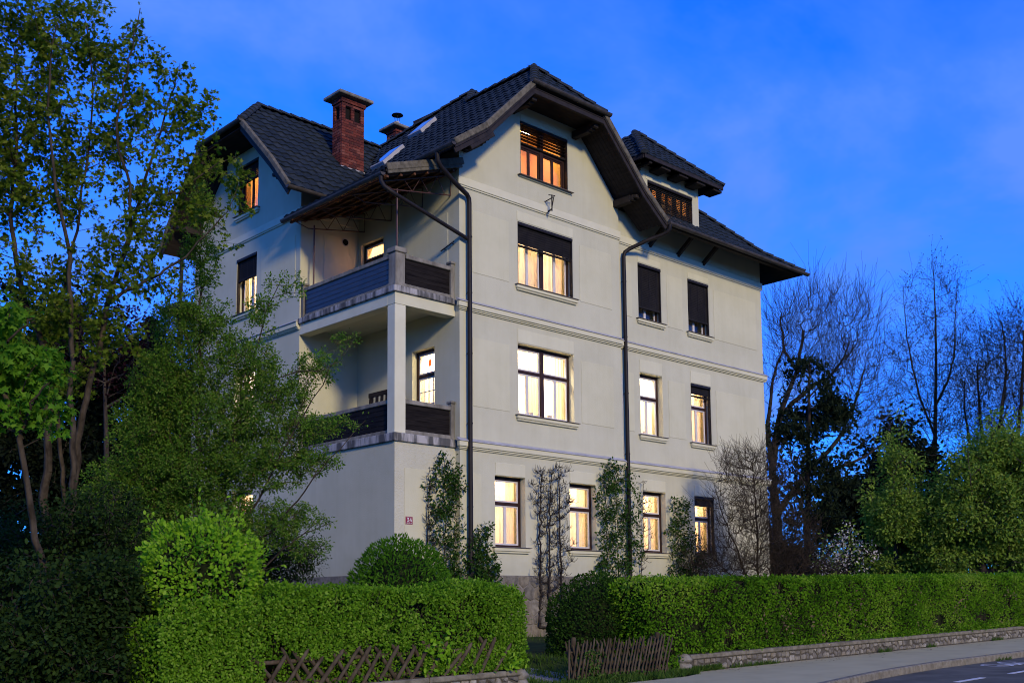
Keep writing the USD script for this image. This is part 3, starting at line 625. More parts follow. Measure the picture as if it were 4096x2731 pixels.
# small things on the walls
put(house, 'vent', MB().tube([(1.39, 4.215, 11.30), (1.39, 4.17, 11.30)], .085, 16), 'soot')
mb = MB(); an = np.linspace(0, 2 * np.pi, 17)
mb.tube([(1.39 + .1 * math.cos(t), 4.185, 11.30 + .1 * math.sin(t)) for t in an], .014, 6, False); put(house, 'vent_ring', mb, 'zinc')
put(house, 'wall_rod', MB().tube([(1.74, .60, 10.25), (1.74, .10, 10.37)], .015, 8).tube([(1.82, .5, 10.275), (1.74, .5, 10.275)], .01, 6).tube([(1.82, .2, 10.345), (1.74, .2, 10.345)], .01, 6), 'dark_metal')
mb = MB(); mb.tube([(4.80, .0, 12.12), (4.80, -.30, 12.16)], .016, 6).tube([(4.80, -.26, 12.24), (4.80, -.26, 11.80)], .018, 6).tube([(4.80, -.26, 11.84), (4.80, .0, 11.78)], .012, 6).tube([(4.70, -.24, 12.22), (4.92, -.26, 12.24)], .012, 6).tube([(4.88, -.26, 12.22), (4.86, -.20, 11.9), (4.80, -.1, 11.83)], .012, 6)
put(house, 'wire_bracket', mb, 'dark_metal')

# ------------------------------------------------------------------ roofs
zW = lambda x: 11.13 + x
zS = lambda y: 12.93 + y
zL = lambda y: 8.78 + y
zE = lambda x: 20.71 - x
roof = put(house, 'roof', (MB()
    .slab([(1.82, -1, zW(1.82)), (3.47, -1, 14.6), (4.79, .32, 15.92), (4.79, 2.99, 15.92), (5.64, 3.84, 16.77), (4.57, 6.92, 15.70), (1.82, 4.17, 12.95)], .10)
    .slab([(.85, -1, 12.28), (1.82, -1, 12.95), (1.82, 4.17, 12.95), (.85, 3.40, 12.28)], .10)
    .slab([(7.76, -1, 12.95), (6.11, -1, 14.6), (4.79, .32, 15.92), (4.79, 2.99, 15.92), (7.76, .02, 12.95)], .10)
    .slab([(7.76, -1, 12.95), (8.66, -1, 12.28), (8.66, -.90, 12.28), (7.76, .02, 12.95)], .10)
    .slab([(3.47, -1, 14.6), (6.11, -1, 14.6), (4.79, .32, 15.92)], .10)
    .slab([(4.79, 2.99, 15.92), (7.76, .02, 12.95), (14.9, .02, 12.95), (11.08, 3.84, 16.77), (5.64, 3.84, 16.77)], .10)
    .slab([(7.76, .02, 12.95), (8.70, -.95, 12.26), (15.86, -.95, 12.26), (14.9, .02, 12.95)], .10)
    .slab([(14.9, .02, 12.95), (15.86, -.95, 12.26), (15.86, 10.4, 12.26), (14.9, 9.6, 12.95)], .10)
    .slab([(14.9, .02, 12.95), (14.9, 9.6, 12.95), (11.08, 5.78, 16.77), (11.08, 3.84, 16.77)], .10)
    .slab([(5.64, 3.84, 16.77), (11.08, 3.84, 16.77), (11.08, 5.78, 16.77), (5.0, 5.78, 16.0)], .10)
    .slab([(5.0, 5.78, 16.2), (11.08, 5.78, 16.77), (14.9, 9.9, 12.7), (2.0, 9.9, 12.7)], .10)
    .slab([(-.9, 4.2, 12.98), (-.9, 5.78, 14.56), (.25, 6.93, 15.71), (4.57, 6.92, 15.70), (1.82, 4.17, 12.95)], .10)
    .slab([(-.9, 3.40, 12.08), (-.9, 4.2, 12.98), (1.82, 4.17, 12.98), (.85, 3.40, 12.08)], .10)
    .slab([(-.9, 9.66, 12.98), (-.9, 8.08, 14.56), (.25, 6.93, 15.71), (4.57, 6.92, 15.70), (7, 9.66, 12.98)], .10)
    .slab([(-.9, 10.46, 12.08), (-.9, 9.66, 12.98), (7, 9.66, 12.98), (7, 10.46, 12.08)], .10)
    .slab([(-.9, 5.78, 14.56), (-.9, 8.08, 14.56), (.25, 6.93, 15.71)], .10)), 'dark_wood')

tile_jobs = []
rng = np.random.RandomState(4)
TW, TL_ = .27, .32
def tile_field(origin, a, s, poly, rows, cols, u_off=0.0, rank=0, wave=.017):
    """S-tiles over poly (in metres along a and s from origin)"""
    origin, a, s = (np.asarray(q, float) for q in (origin, a, s)); a = a / np.linalg.norm(a); s = s / np.linalg.norm(s); n = np.cross(a, s)
    if n[2] < 0: n = -n
    g = Polygon(poly).buffer(.03); K = 6
    for r in range(rows):
        for c in range(cols):
            u, v = u_off + c * TW, r * TL_
            if not contains_xy(g, u + TW / 2, v + TL_ * .45): continue
            j = rng.uniform(-.007, .007); uu = np.linspace(0, TW * 1.03, K + 1); h = wave * (1 - np.cos(uu / TW * 2 * np.pi)) * .5 * 1.9
            lo, hi = .037 + rng.uniform(-.006, .009), .004
            P = [origin + a * (u + x + j) + s * (v + y) + n * (hh + b) for (y, b) in ((-.02, -.012), (-.02, lo), (TL_ + .03, hi)) for x, hh in zip(uu, h)]
            i = np.arange(K); F = np.vstack([np.stack([i + o, i + o + 1, i + o + K + 2], 1) for o in (0, K + 1)] + [np.stack([i + o, i + o + K + 2, i + o + K + 1], 1) for o in (0, K + 1)])
            tile_jobs.append((rank + rng.rand() * .01, np.array(P), F))
def slope(origin, a, top, poly3, rank=0, u_off=None, wave=.017):
    """tiles on the plane through origin, along a, whose up-slope direction is top"""
    o, a, s = np.asarray(origin, float), np.asarray(a, float), np.asarray(top, float); a = a / np.linalg.norm(a); s = s / np.linalg.norm(s)
    pl = [((np.asarray(p) - o) @ a, (np.asarray(p) - o) @ s) for p in poly3]; U_ = [p[0] for p in pl]; V_ = [p[1] for p in pl]
    u0 = math.floor(min(U_) / TW) * TW
    tile_field(o, a, s, pl, int(max(V_) / TL_) + 2, int((max(U_) - u0) / TW) + 2, u0, rank, wave)
q2 = math.sqrt(.5)
# left wing, towards the street: the tiles that show largest
slope((-.9, 4.2, 12.98), (1, 0, 0), (0, q2, q2), [(-.9, 4.2, 12.98), (-.9, 5.78, 14.56), (.25, 6.93, 15.71), (4.57, 6.92, 15.70), (1.75, 4.2, 12.98)], 0)
slope((-.9, 3.40, 12.08), (1, 0, 0), (0, .8, .9), [(-.9, 3.40, 12.08), (-.9, 4.2, 12.98), (1.82, 4.17, 12.98), (.85, 3.40, 12.08)], .5)
slope((1.82, -1, 12.95), (0, 1, 0), (q2, 0, q2), [(1.82, -1, zW(1.82)), (3.47, -1, 14.6), (4.79, .32, 15.92), (4.79, 2.99, 15.92), (5.64, 3.84, 16.77), (4.57, 6.92, 15.70), (1.82, 4.17, 12.95)], 1)
slope((.85, -1, 12.28), (0, 1, 0), (.97, 0, .67), [(.85, -1, 12.28), (1.82, -1, 12.95), (1.82, 4.17, 12.95), (.85, 3.40, 12.28)], 1.2)
slope((-.42, -.02, zr(-.42)), (0, 1, 0), (1, 0, .345), [(-.42, -.02, zr(-.42)), (1.0, -.02, zr(1.0)), (1.0, 4.15, zr(1.0)), (-.42, 4.15, zr(-.42))], 1.5)
slope((3.47, -1, 14.6), (1, 0, 0), (0, q2, q2), [(3.47, -1, 14.6), (6.11, -1, 14.6), (4.79, .32, 15.92)], 2)
slope((7.76, .02, 12.95), (1, 0, 0), (0, q2, q2), [(4.79, 2.99, 15.92), (7.76, .02, 12.95), (14.9, .02, 12.95), (11.08, 3.84, 16.77), (5.64, 3.84, 16.77)], 2)
slope((8.70, -.95, 12.26), (1, 0, 0), (0, .97, .69), [(7.76, .02, 12.95), (8.70, -.95, 12.26), (15.86, -.95, 12.26), (14.9, .02, 12.95)], 2)
slope((8.66, -1, 12.28), (0, 1, 0), (-.9, 0, .67), [(7.76, -1, 12.95), (8.66, -1, 12.28), (8.66, -.90, 12.28), (7.76, .02, 12.95)], 3)
# ridge and hip caps
def caps(p, q, r=.115, dl=.36):
    p, q = np.asarray(p, float), np.asarray(q, float); L = np.linalg.norm(q - p); n = max(1, round(L / dl)); d = (q - p) / L
    side = np.cross(d, [0, 0, 1.0]); side /= np.linalg.norm(side); up = np.cross(side, d); an = np.linspace(0, np.pi, 8)
    for i in range(n):
        a, b = p + d * (i * L / n - .03), p + d * ((i + 1) * L / n + .02); mb = MB(); V = []
        for (c_, rr, lift) in ((a, r * 1.06, .035), (b, r * .94, .012)): V += [c_ + side * rr * math.cos(t) + up * (rr * math.sin(t) * .9 + lift - .02) for t in an]
        k = np.arange(7); F = np.vstack([np.stack([k, k + 1, k + 9], 1), np.stack([k, k + 9, k + 8], 1)]); V.append(a + up * .0); F = np.vstack([F, np.stack([k + 1, k, np.full(7, 16)], 1)])
        put(roof, 'ridge_tile', mb.add(V, F), 'ridge_tile')
up_ = np.array([0, 0, .03])
for p, q in (((4.79, .32, 15.95), (4.79, 2.99, 15.95)), ((3.47, -1, 14.63), (4.79, .32, 15.95)), ((6.11, -1, 14.63), (4.79, .32, 15.95)), ((4.79, 2.99, 15.95), (5.64, 3.84, 16.80)), ((4.57, 6.92, 15.73), (5.64, 3.84, 16.80)),
             ((.25, 6.93, 15.74), (4.57, 6.92, 15.73)), ((-.9, 5.78, 14.59), (.25, 6.93, 15.74)), ((14.9, .02, 12.98), (11.08, 3.84, 16.80)), ((15.86, -.95, 12.29), (14.9, .02, 12.98)), ((5.64, 3.84, 16.80), (11.08, 3.84, 16.80))): caps(p, q)
# valley flashing
put(roof, 'valley', MB().slab([(1.70, 4.17, 12.975), (1.94, 4.17, 12.995), (4.60, 6.80, 15.70), (4.45, 6.92, 15.70)], .01), 'zinc')
# verge caps, barge boards and soffit boards
def verge(pts, out, w=.10, bd=.20):
    for a, b in zip(pts[:-1], pts[1:]):
        a, b = np.array(a, float), np.array(b, float)
        put(roof, 'verge_cap', MB().beam(a + [0, 0, .02], b + [0, 0, .02], w, .15, c=.02, ext=.01), 'verge_cap')
        o = np.array(out) * -.035
        put(roof, 'barge_board', MB().beam(a + o + [0, 0, -.15], b + o + [0, 0, -.15], .045, bd, c=.006, ext=.01), 'dark_wood_verge')
        o = np.array(out) * -.005
        put(roof, 'barge_board', MB().beam(a + o + [0, 0, -.09], b + o + [0, 0, -.09], .04, .08, c=.006, ext=.01), 'dark_wood_verge')
verge([(.83, -1.0, 12.26), (1.82, -1.0, 12.95), (3.45, -1.0, 14.58)], (0, -1, 0))
verge([(6.13, -1.0, 14.58), (7.76, -1.0, 12.95), (8.68, -1.0, 12.26)], (0, -1, 0))
verge([(-.9, 3.38, 12.06), (-.9, 4.2, 12.98), (-.9, 5.80, 14.54)], (-1, 0, 0))
verge([(-.9, 8.06, 14.54), (-.9, 9.66, 12.98), (-.9, 10.48, 12.06)], (-1, 0, 0))
for k in range(8):
    y = -.94 + k * .118
    put(roof, 'soffit_board', MB().beam((6.15, y, 14.40), (7.78, y, 12.80), .112, .02), 'dark_wood'); put(roof, 'soffit_board', MB().beam((7.78, y, 12.80), (8.60, y, 12.19), .112, .02), 'dark_wood')
    put(roof, 'soffit_board', MB().beam((3.43, y, 14.40), (1.80, y, 12.80), .112, .02), 'dark_wood'); put(roof, 'soffit_board', MB().beam((1.80, y, 12.80), (.92, y, 12.19), .112, .02), 'dark_wood')
    put(roof, 'soffit_board', bx(3.44, 6.14, y - .056, y + .056, 14.46, 14.485), 'dark_wood')
put(roof, 'eave_beam', bx(3.40, 6.18, -.99, -.90, 14.33, 14.46, .01), 'dark_wood_verge')
for k in range(6):
    y = -.80 + k * .15
    put(roof, 'soffit_board', bx(8.70, 15.7, y - .07, y + .07, 12.16 + (y + .95) * .70 - .07, 12.16 + (y + .95) * .70 - .05), 'dark_wood')
    x = -.82 + k * .15
    put(roof, 'soffit_board', MB().beam((x, 5.80, 14.36), (x, 4.2, 12.78), .14, .02), 'dark_wood'); put(roof, 'soffit_board', MB().beam((x, 8.06, 14.36), (x, 9.66, 12.78), .14, .02), 'dark_wood')
    put(roof, 'soffit_board', bx(x - .07, x + .07, 5.75, 8.10, 14.38, 14.40), 'dark_wood')
# purlin ends
def bracket(c, d, L=.85, w=.17, h=.20):
    c, d = np.asarray(c, float), np.asarray(d, float); mb = MB()
    mb.beam(c, c + d * L * .72, w, h, c=.012); mb.beam(c + d * L * .72, c + d * L * .86, w, h * .72, c=.012); mb.beam(c + d * L * .86 + [0, 0, .02], c + d * L, w, h * .45, c=.012); put(roof, 'purlin_end', mb, 'dark_wood_verge')
for x, z in ((5.95, 14.28), (3.63, 14.28), (7.62, 12.76), (1.98, 12.76)): bracket((x, 0, z), (0, -1, 0))
for x, z in ((1.45, 12.35), (1.45, 12.35)): pass
for y, z in ((5.62, 14.15), (8.24, 14.15), (4.25, 12.62), (9.6, 12.62)): bracket((0, y, z), (-1, 0, 0), .8)
put(roof, 'eave_bracket', MB().beam((1.35, -.92, 12.30), (2.10, -.92, 12.86), .12, .12, c=.01), 'dark_wood_verge')
for x in (9.20, 10.53, 11.78):
    put(roof, 'eave_brace', MB().beam((x, .10, 11.92), (x, -.55, 12.42), .10, .12, c=.01), 'dark_wood_verge')
# gutters
def gutter(p, q, r=.075, mat='gutter_metal'):
    p, q = np.asarray(p, float), np.asarray(q, float); d = (q - p) / np.linalg.norm(q - p); side = np.cross(d, [0, 0, 1.0]); an = np.linspace(math.pi, 2 * math.pi, 9)
    V = [c_ + side * rr * math.cos(t) + np.array([0, 0, rr * math.sin(t)]) for c_ in (p, q) for rr in (r, r - .008) for t in an]
    k = np.arange(8); F = []
    for o, sg in ((0, 1), (9, -1)): F += [np.stack([k + o, k + o + 1, k + o + 19], 1)[:, ::sg], np.stack([k + o, k + o + 19, k + o + 18], 1)[:, ::sg]]
    for e in (0, 18): F.append(np.stack([k + e, k + e + 1, k + e + 10], 1)); F.append(np.stack([k + e, k + e + 10, k + e + 9], 1))
    for o in (0, 8): F.append(np.array([[o, o + 18, o + 27], [o, o + 27, o + 9]]))
    for e in (0, 18):                                  # end plates
        V.append((p if e == 0 else q)); F.append(np.stack([k + e, k + e + 1, np.full(8, len(V) - 1)], 1))
    mb = MB().add(V, np.vstack(F)); side_ = side
    n = int(np.linalg.norm(q - p) / .8)
    g = put(house, 'gutter', mb, mat)
    return g
gutter((3.33, -1.06, 14.63), (6.28, -1.06, 14.63), .08)
gutter((.74, -1.08, 12.22), (.74, 3.3, 12.22), .08)
gutter((-.50, -.02, 11.47), (-.50, 4.28, 11.47), .08)
gutter((8.70, -1.04, 12.24), (15.98, -1.04, 12.24), .08)
gutter((-.96, 5.70, 14.58), (-.96, 8.16, 14.58), .08)
gutter((-.98, 3.30, 12.02), (.75, 3.30, 12.02), .08)
dp = put(house, 'downpipe', MB().tube([(.75, -.46, 12.16), (.76, -.46, 11.98), (.86, -.44, 11.86), (1.40, -.29, 11.68), (1.96, -.13, 11.54), (2.03, -.12, 11.46), (2.045, -.12, 11.34), (2.045, -.12, 6.0), (2.045, -.12, .75)], .058, 12), 'dark_metal')
for z in (10.5, 9.1, 7.6, 5.9, 3.9, 2.2): put(dp, 'pipe_clamp', MB().tube([(2.045, -.12, z - .015), (2.045, -.12, z + .015)], .066, 12).tube([(2.045, -.12, z), (2.045, 0, z)], .009, 6), 'dark_metal')
put(house, 'downpipe', MB().tube([(-.50, .06, 11.42), (-.50, .05, 11.28), (-.46, -.02, 11.14), (-.36, -.10, 11.04), (-.2, -.12, 10.98), (.8, -.12, 10.73), (1.98, -.11, 10.44)], .048, 12), 'dark_metal')
dp = put(house, 'downpipe', MB().tube([(8.76, -1.04, 12.20), (8.76, -1.02, 12.06), (8.75, -.95, 11.98), (8.70, -.80, 11.93), (8.45, -.48, 11.80), (8.10, -.10, 11.56), (7.97, -.03, 11.45), (7.94, -.01, 11.32), (7.94, -.01, 6.0), (7.94, -.01, .75)], .056, 12), 'dark_metal')
for z in (10.6, 9.0, 7.4, 5.7, 4.0): put(dp, 'pipe_clamp', MB().tube([(7.94, -.01, z - .015), (7.94, -.01, z + .015)], .064, 12).tube([(7.94, -.01, z), (7.94, .1, z)], .009, 6), 'dark_metal')
put(house, 'conduit', MB().tube([(7.78, .02, 7.95), (7.78, .04, 5.62)], .022, 8), 'zinc')

# skylights
def skylight(x, y, l=.95, w=.62):
    c = np.array([x, y, zW(x) + .0]); s = np.array([q2, 0, q2]); n = np.array([-q2, 0, q2])
    f = put(roof, 'skylight', MB().obox(c + n * .07, [s, [0, 1, 0], n], [l / 2, w / 2, .07], .012), 'zinc')
    put(f, 'pane', MB().obox(c + n * .143, [s, [0, 1, 0], n], [l / 2 - .06, w / 2 - .06, .004]), 'skylight_glass')
skylight(4.28, 4.42, .8, .62); skylight(3.02, 4.42, 1.0, .62)

# dormer
dormer = put(house, 'dormer', MB().wall(Fr((0, .15, 0), (1, 0, 0), (0, -1, 0)), [(8.97, 12.7), (11.75, 12.7), (11.75, 14.42), (8.97, 14.42)], [(9.27, 11.43, 13.06, 13.98)], .2)
             .box(8.97, 9.17, .35, 1.7, 12.7, 14.42).box(11.55, 11.75, .35, 1.7, 12.7, 14.42), 'stucco')
ex0, ex1, ey, ez = 8.52, 12.30, -.38, 14.40; tp = (10.41, 1.53, 16.22)
DS = (tp[2] - ez)
put(dormer, 'dormer_roof', MB().slab([(ex0, ey, ez), (ex1, ey, ez), tp], .09).slab([(ex0, ey, ez), tp, (tp[0], 3.3, 16.22), (ex0, 3.3, ez)], .09).slab([(ex1, ey, ez), tp, (tp[0], 3.3, 16.22), (ex1, 3.3, ez)], .09), 'dark_wood')
DFd = np.array([0, tp[1] - ey, DS])
slope((ex0, ey, ez), (1, 0, 0), DFd, [(ex0, ey, ez), (ex1, ey, ez), tp], 1.8)
slope((ex0, ey, ez), (0, 1, 0), (tp[0] - ex0, 0, DS), [(ex0, ey, ez), tp, (tp[0], 3.0, 16.22), (ex0, 3.0, ez)], 1.8)
caps((ex0, ey, ez + .03), (tp[0], tp[1], tp[2] + .03)); caps((ex1, ey, ez + .03), (tp[0], tp[1], tp[2] + .03))
put(dormer, 'fascia', bx(ex0, ex1, ey - .03, ey + .02, ez - .11, ez + .01, .008), 'dark_wood_verge')
put(dormer, 'fascia', bx(ex0 - .03, ex0 + .02, ey + .022, 2.5, ez - .11, ez + .01, .008), 'dark_wood_verge')
for x in (8.80, 9.35, 10.2, 11.05, 11.9): put(dormer, 'rafter_tail', bx(x, x + .42, -.34, .14, 14.22, 14.31, .01) if x > 9 else bx(x, x + .12, -.34, .14, 14.22, 14.31, .01), 'dark_wood')
FD = Fr((0, .15, 0), (1, 0, 0), (0, -1, 0))
window(FD, 9.27, 11.43, 13.06, 13.98, cols=3, transom=0, rec=.11, blind=.93, step=.056, tilt=1.0, mar=.03, top=.28, lamp='lamp_dim', cur='none', white=False, room=.7, sill=False, roomat='room_orange')
panel(FD, 9.2, 11.5, 14.0, 14.09, 'stucco_pale', .012)

# roof tiles: the 300 that show largest one by one, the others joined
tile_jobs.sort(key=lambda t: t[0])
big = [t for t in tile_jobs if t[0] < 1][:300]
ids = set(id(t) for t in big)
rest = MB()
for t in tile_jobs:
    if id(t) not in ids: rest.add(t[1], t[2])
for k, t in enumerate(big): put(roof, 'roof_tile', MB().add(t[1], t[2]), f'roof_tile_{rng.choice([0, 0, 1, 2])}')
put(roof, 'far_roof_tiles', rest, 'roof_tile_0', kind='stuff')

# chimneys
def chimney(x0, x1, y0, y1, z0, z1, label=None, hole=.42, flue=None):
    bh, ml = .066, .011; zc = z1 - hole - .24
    core = MB().box(x0 + .012, x1 - .012, y0 + .012, y1 - .012, z0, zc).box(x0 + .012, x1 - .012, y0 + .012, y1 - .012, z1 - .24, z1)
    c = put(house, 'chimney', core, 'mortar', label=label)
    put(c, 'flue_block', bx(x0 + .07, x1 - .07, y0 + .10, y1 - .06, zc, z1 - .24), 'soot')
    W = x1 - x0
    posts = [(x0, x0 + .12), (x0 + W * .42, x0 + W * .55), (x1 - .12, x1)]
    for a, b in posts:
        for ya, yb in ((y0 + .012, y0 + .12), (y1 - .12, y1 - .012)): core.box(max(a, x0 + .012), min(b, x1 - .012), ya, yb, zc, z1 - .24)
    zz = z0; r = 0; rg = np.random.RandomState(int(x0 * 100)); nb = 0
    while zz < z1 - .03:
        out = .0 if zz < z1 - .16 else .035
        for face in (0, 1):
            L = W if face == 0 else y1 - y0; bl = L / round(L / .25); u = -bl / 2 if r % 2 else 0.0
            while u < L - .01:
                a, b = max(u, 0) + ml / 2, min(u + bl, L) - ml / 2; u += bl
                if b - a < .03: continue
                if zc < zz < z1 - .26:
                    segs = [(max(a, p - x0), min(b, q_ - x0)) for p, q_ in posts] if face == 0 else [(max(a, 0), min(b, .12)), (max(a, L - .12), min(b, L))]
                    segs = [q_ for q_ in segs if q_[1] - q_[0] > .03]
                else: segs = [(a, b)]
                for (a, b) in segs:
                    e = rg.uniform(0, .006)
                    if face == 0: mb = bx(x0 + a - (out if a < .02 else 0), x0 + b + (out if b > L - .02 else 0), y0 - e - out, y0 + .05, zz, zz + bh)
                    else: mb = bx(x0 - e - out, x0 + .05, y0 + .052 if a < .02 else y0 + a, y0 + b, zz + .001, zz + bh - .001)
                    if nb < 295: put(c, 'brick', mb, f'brick_{rg.choice([0, 0, 1, 2, 3])}')
                    nb += 1
        zz += bh + ml; r += 1
    put(c, 'chimney_cap', MB().box(x0 - .20, x1 + .20, y0 - .20, y1 + .20, z1, z1 + .095, .02), 'concrete')
    if flue:
        put(c, 'flue_pipe', MB().tube([(flue[0], flue[1], z1 + .09), (flue[0], flue[1], z1 + .36)], .075, 14), 'zinc')
        cw = MB(); cw.tube([(flue[0], flue[1], z1 + .58), (flue[0], flue[1], z1 + .60), (flue[0], flue[1], z1 + .66)], [.20, .19, .03], 16)
        for t in range(3): cw.tube([(flue[0] + .07 * math.cos(t * 2.1), flue[1] + .07 * math.sin(t * 2.1), z1 + .34), (flue[0] + .11 * math.cos(t * 2.1), flue[1] + .11 * math.sin(t * 2.1), z1 + .6)], .009, 5)
        put(c, 'flue_cowl', cw, 'dark_metal')
    return c
c1 = chimney(1.79, 2.56, 5.0, 5.45, 13.70, 15.86, 'tall brick chimney on the left wing')
put(c1, 'chimney_flashing', MB().box(1.77, 2.58, 4.98, 5.47, 13.3, 13.82), 'zinc')
chimney(6.36, 7.20, 8.5, 9.0, 15.0, 17.52, 'lower brick chimney with round metal cowl', flue=(6.62, 8.75))

# far timber balcony at the back corner
fb = put(house, 'rear_balcony', bx(-.45, .55, 9.98, 11.2, 10.42, 10.58, .01), 'dark_wood')
put(fb, 'rail', bx(-.45, .5, 9.98, 10.05, 10.0, 10.08), 'dark_wood'); put(fb, 'rail', bx(-.45, .5, 9.98, 10.05, 9.62, 9.70), 'dark_wood'); put(fb, 'post', bx(-.45, -.37, 9.98, 10.06, 9.2, 12.2), 'dark_wood')

# house number
sg = thing('house_number_sign', 'small dark red enamel plate with white number 34 on the corner wall', 'sign', (.41, .15, 3.51))
put(sg, 'plate', MB().box(.305, .515, .140, .152, 3.425, 3.605, .003), 'sign_red')
rim = MB()
for q in ((.312, .508, 3.595, 3.598), (.312, .508, 3.432, 3.435)): rim.box(q[0], q[1], .1380, .1395, q[2], q[3])
for q in ((.312, .315), (.505, .508)): rim.box(q[0], q[1], .1380, .1395, 3.4352, 3.5948)
put(sg, 'border', rim, 'sign_white')
tm = meshkit.text_mesh('34', .085, .002, True); v = np.asarray(tm.vertices); ex = v[:, 0].max()
put(sg, 'number', MB().add(np.stack([.41 + v[:, 0] - ex / 2, .1385 - v[:, 2], 3.490 + v[:, 1]], 1), tm.faces), 'sign_white')
sm_ = MB(); rg = np.random.RandomState(2)
for k in range(9):
    if k == 6: continue
    x = .335 + k * .0165
    sm_.box(x, x + .003, .1372, .1393, 3.447, 3.471); sm_.box(x + .008, x + .011, .1372, .1393, 3.447, 3.471); sm_.box(x + .003, x + .008, .1372, .1393, 3.447 + rg.choice([0, .01, .02]), 3.4505 + rg.choice([0, .01, .02]))
put(sg, 'small_lettering', sm_, 'sign_white')

# chair on the lower balcony
ch = thing('chair', 'dark wooden slat-back chair on the lower balcony', 'chair', (1.2, 2.6, 5.51))
for dx, dy in ((-.2, -.22), (.2, -.22)): put(ch, 'leg', bx(1.2 + dx - .02, 1.2 + dx + .02, 2.6 + dy * 2 - .02, 2.6 + dy * 2 + .02, 5.51, 5.95), 'dark_wood')
put(ch, 'seat', bx(.95, 1.42, 2.05, 3.1, 5.95, 5.99, .008), 'dark_wood')
for dy in (-.5, .5): put(ch, 'leg', MB().beam((1.40, 2.6 + dy, 5.51), (1.46, 2.6 + dy, 6.95), .045, .045), 'dark_wood')
put(ch, 'backrest', MB().box(1.43, 1.48, 2.02, 3.16, 6.90, 7.02, .01), 'dark_wood')
for k in range(5): y = 2.18 + k * .21; put(ch, 'back_slat', MB().beam((1.42, y, 6.05), (1.455, y, 6.90), .11, .02), 'dark_wood')
hx = MB(); an = np.arange(6) * np.pi / 3; hx.add([(1.965, 1.30 + .055 * math.sin(t), 7.60 + .12 * math.cos(t)) for t in an] + [(1.962, 1.30, 7.60)], [[i, (i + 1) % 6, 6] for i in range(6)])
put('/World', 'sun_catcher', hx, 'sun_catcher', 'red hexagonal ornament hanging in the lower balcony door pane', 'ornament')
# pots on the sills inside
for (u, y, z, wd, lab) in ((3.98, .27, 6.34, .10, 'small flower pot leftmost on the sill of the wide first floor window'), (4.45, .27, 6.34, .13, 'larger flower pot near the middle of the wide first floor window'), (5.15, .27, 6.34, .12, 'flower pot right of the mullion in the wide first floor window'), (9.18, .37, 6.35, .13, 'flower pot on the sill of the narrow lit first floor window')):
    mb = MB().tube([(u, y, z), (u, y, z + .12), (u, y, z + .14)], [wd * .38, wd * .55, wd * .55], 12); put('/World', 'flower_pot', mb, 'pot', lab, 'flower pot')
from scipy.interpolate import PchipInterpolator as Pchip
# ------------------------------------------------------------------ plants
def unit(v): return v / (np.linalg.norm(v, axis=-1, keepdims=True) + 1e-9)
# leaf outlines: (along, across, lift)
L_SIMPLE = (np.array([(0, 0, 0), (.5, .30, .06), (1, 0, -.05), (.5, -.30, .06)]), np.array([[0, 1, 2], [0, 2, 3]]))
L_LONG = (np.array([(0, 0, 0), (.45, .17, .05), (1, 0, -.06), (.45, -.17, .05)]), np.array([[0, 1, 2], [0, 2, 3]]))
L_OVAL = (np.array([(0, 0, 0), (.3, .27, .05), (.7, .27, .04), (1, 0, -.04), (.7, -.27, .04), (.3, -.27, .05)]), np.array([[0, 1, 5], [1, 2, 4], [1, 4, 5], [2, 3, 4]]))
L_MAPLE = (np.array([(0, 0, 0), (.05, .42, -.02), (.30, .22, .04), (.52, .62, -.06), (.56, .22, .03), (1, 0, -.10), (.56, -.22, .03), (.52, -.62, -.06), (.30, -.22, .04), (.05, -.42, -.02)]),
           np.array([[0, 1, 2], [0, 2, 8], [0, 8, 9], [2, 3, 4], [2, 4, 6], [2, 6, 8], [6, 7, 8], [4, 5, 6]]))
L_NEEDLE = (np.array([(0, .02, 0), (1, 0, 0), (0, -.02, 0)]), np.array([[0, 1, 2]]))
L_BLADE = (np.array([(0, .05, 0), (.6, .04, .02), (1, 0, .12), (.6, -.04, .02), (0, -.05, 0)]), np.array([[0, 1, 3], [0, 3, 4], [1, 2, 3]]))

def leaves(mb, P, D, size, tmpl, rng, N=None, spread=.5, tone=None):
    """leaves at P pointing along D; N the wanted facing (defaults to up), spread its disorder"""
    P = np.asarray(P, float); k = len(P)
    if not k: return mb
    V, F = tmpl; D = unit(np.asarray(D, float))
    N = np.tile([0, 0, 1.0], (k, 1)) if N is None else np.asarray(N, float)
    N = unit(N + spread * rng.normal(size=(k, 3))); B = unit(np.cross(N, D)); N = np.cross(D, B)
    size = np.broadcast_to(size, (k,))
    W = P[:, None] + size[:, None, None] * (V[None, :, :1] * D[:, None] + V[None, :, 1:2] * B[:, None] + V[None, :, 2:] * N[:, None])
    n = len(V); FF_ = (F[None] + (np.arange(k) * n)[:, None, None]).reshape(-1, 3)
    r = np.clip(rng.rand(k) if tone is None else tone, 0, 1)
    return mb.add(W.reshape(-1, 3), FF_, None, np.repeat(r, n))

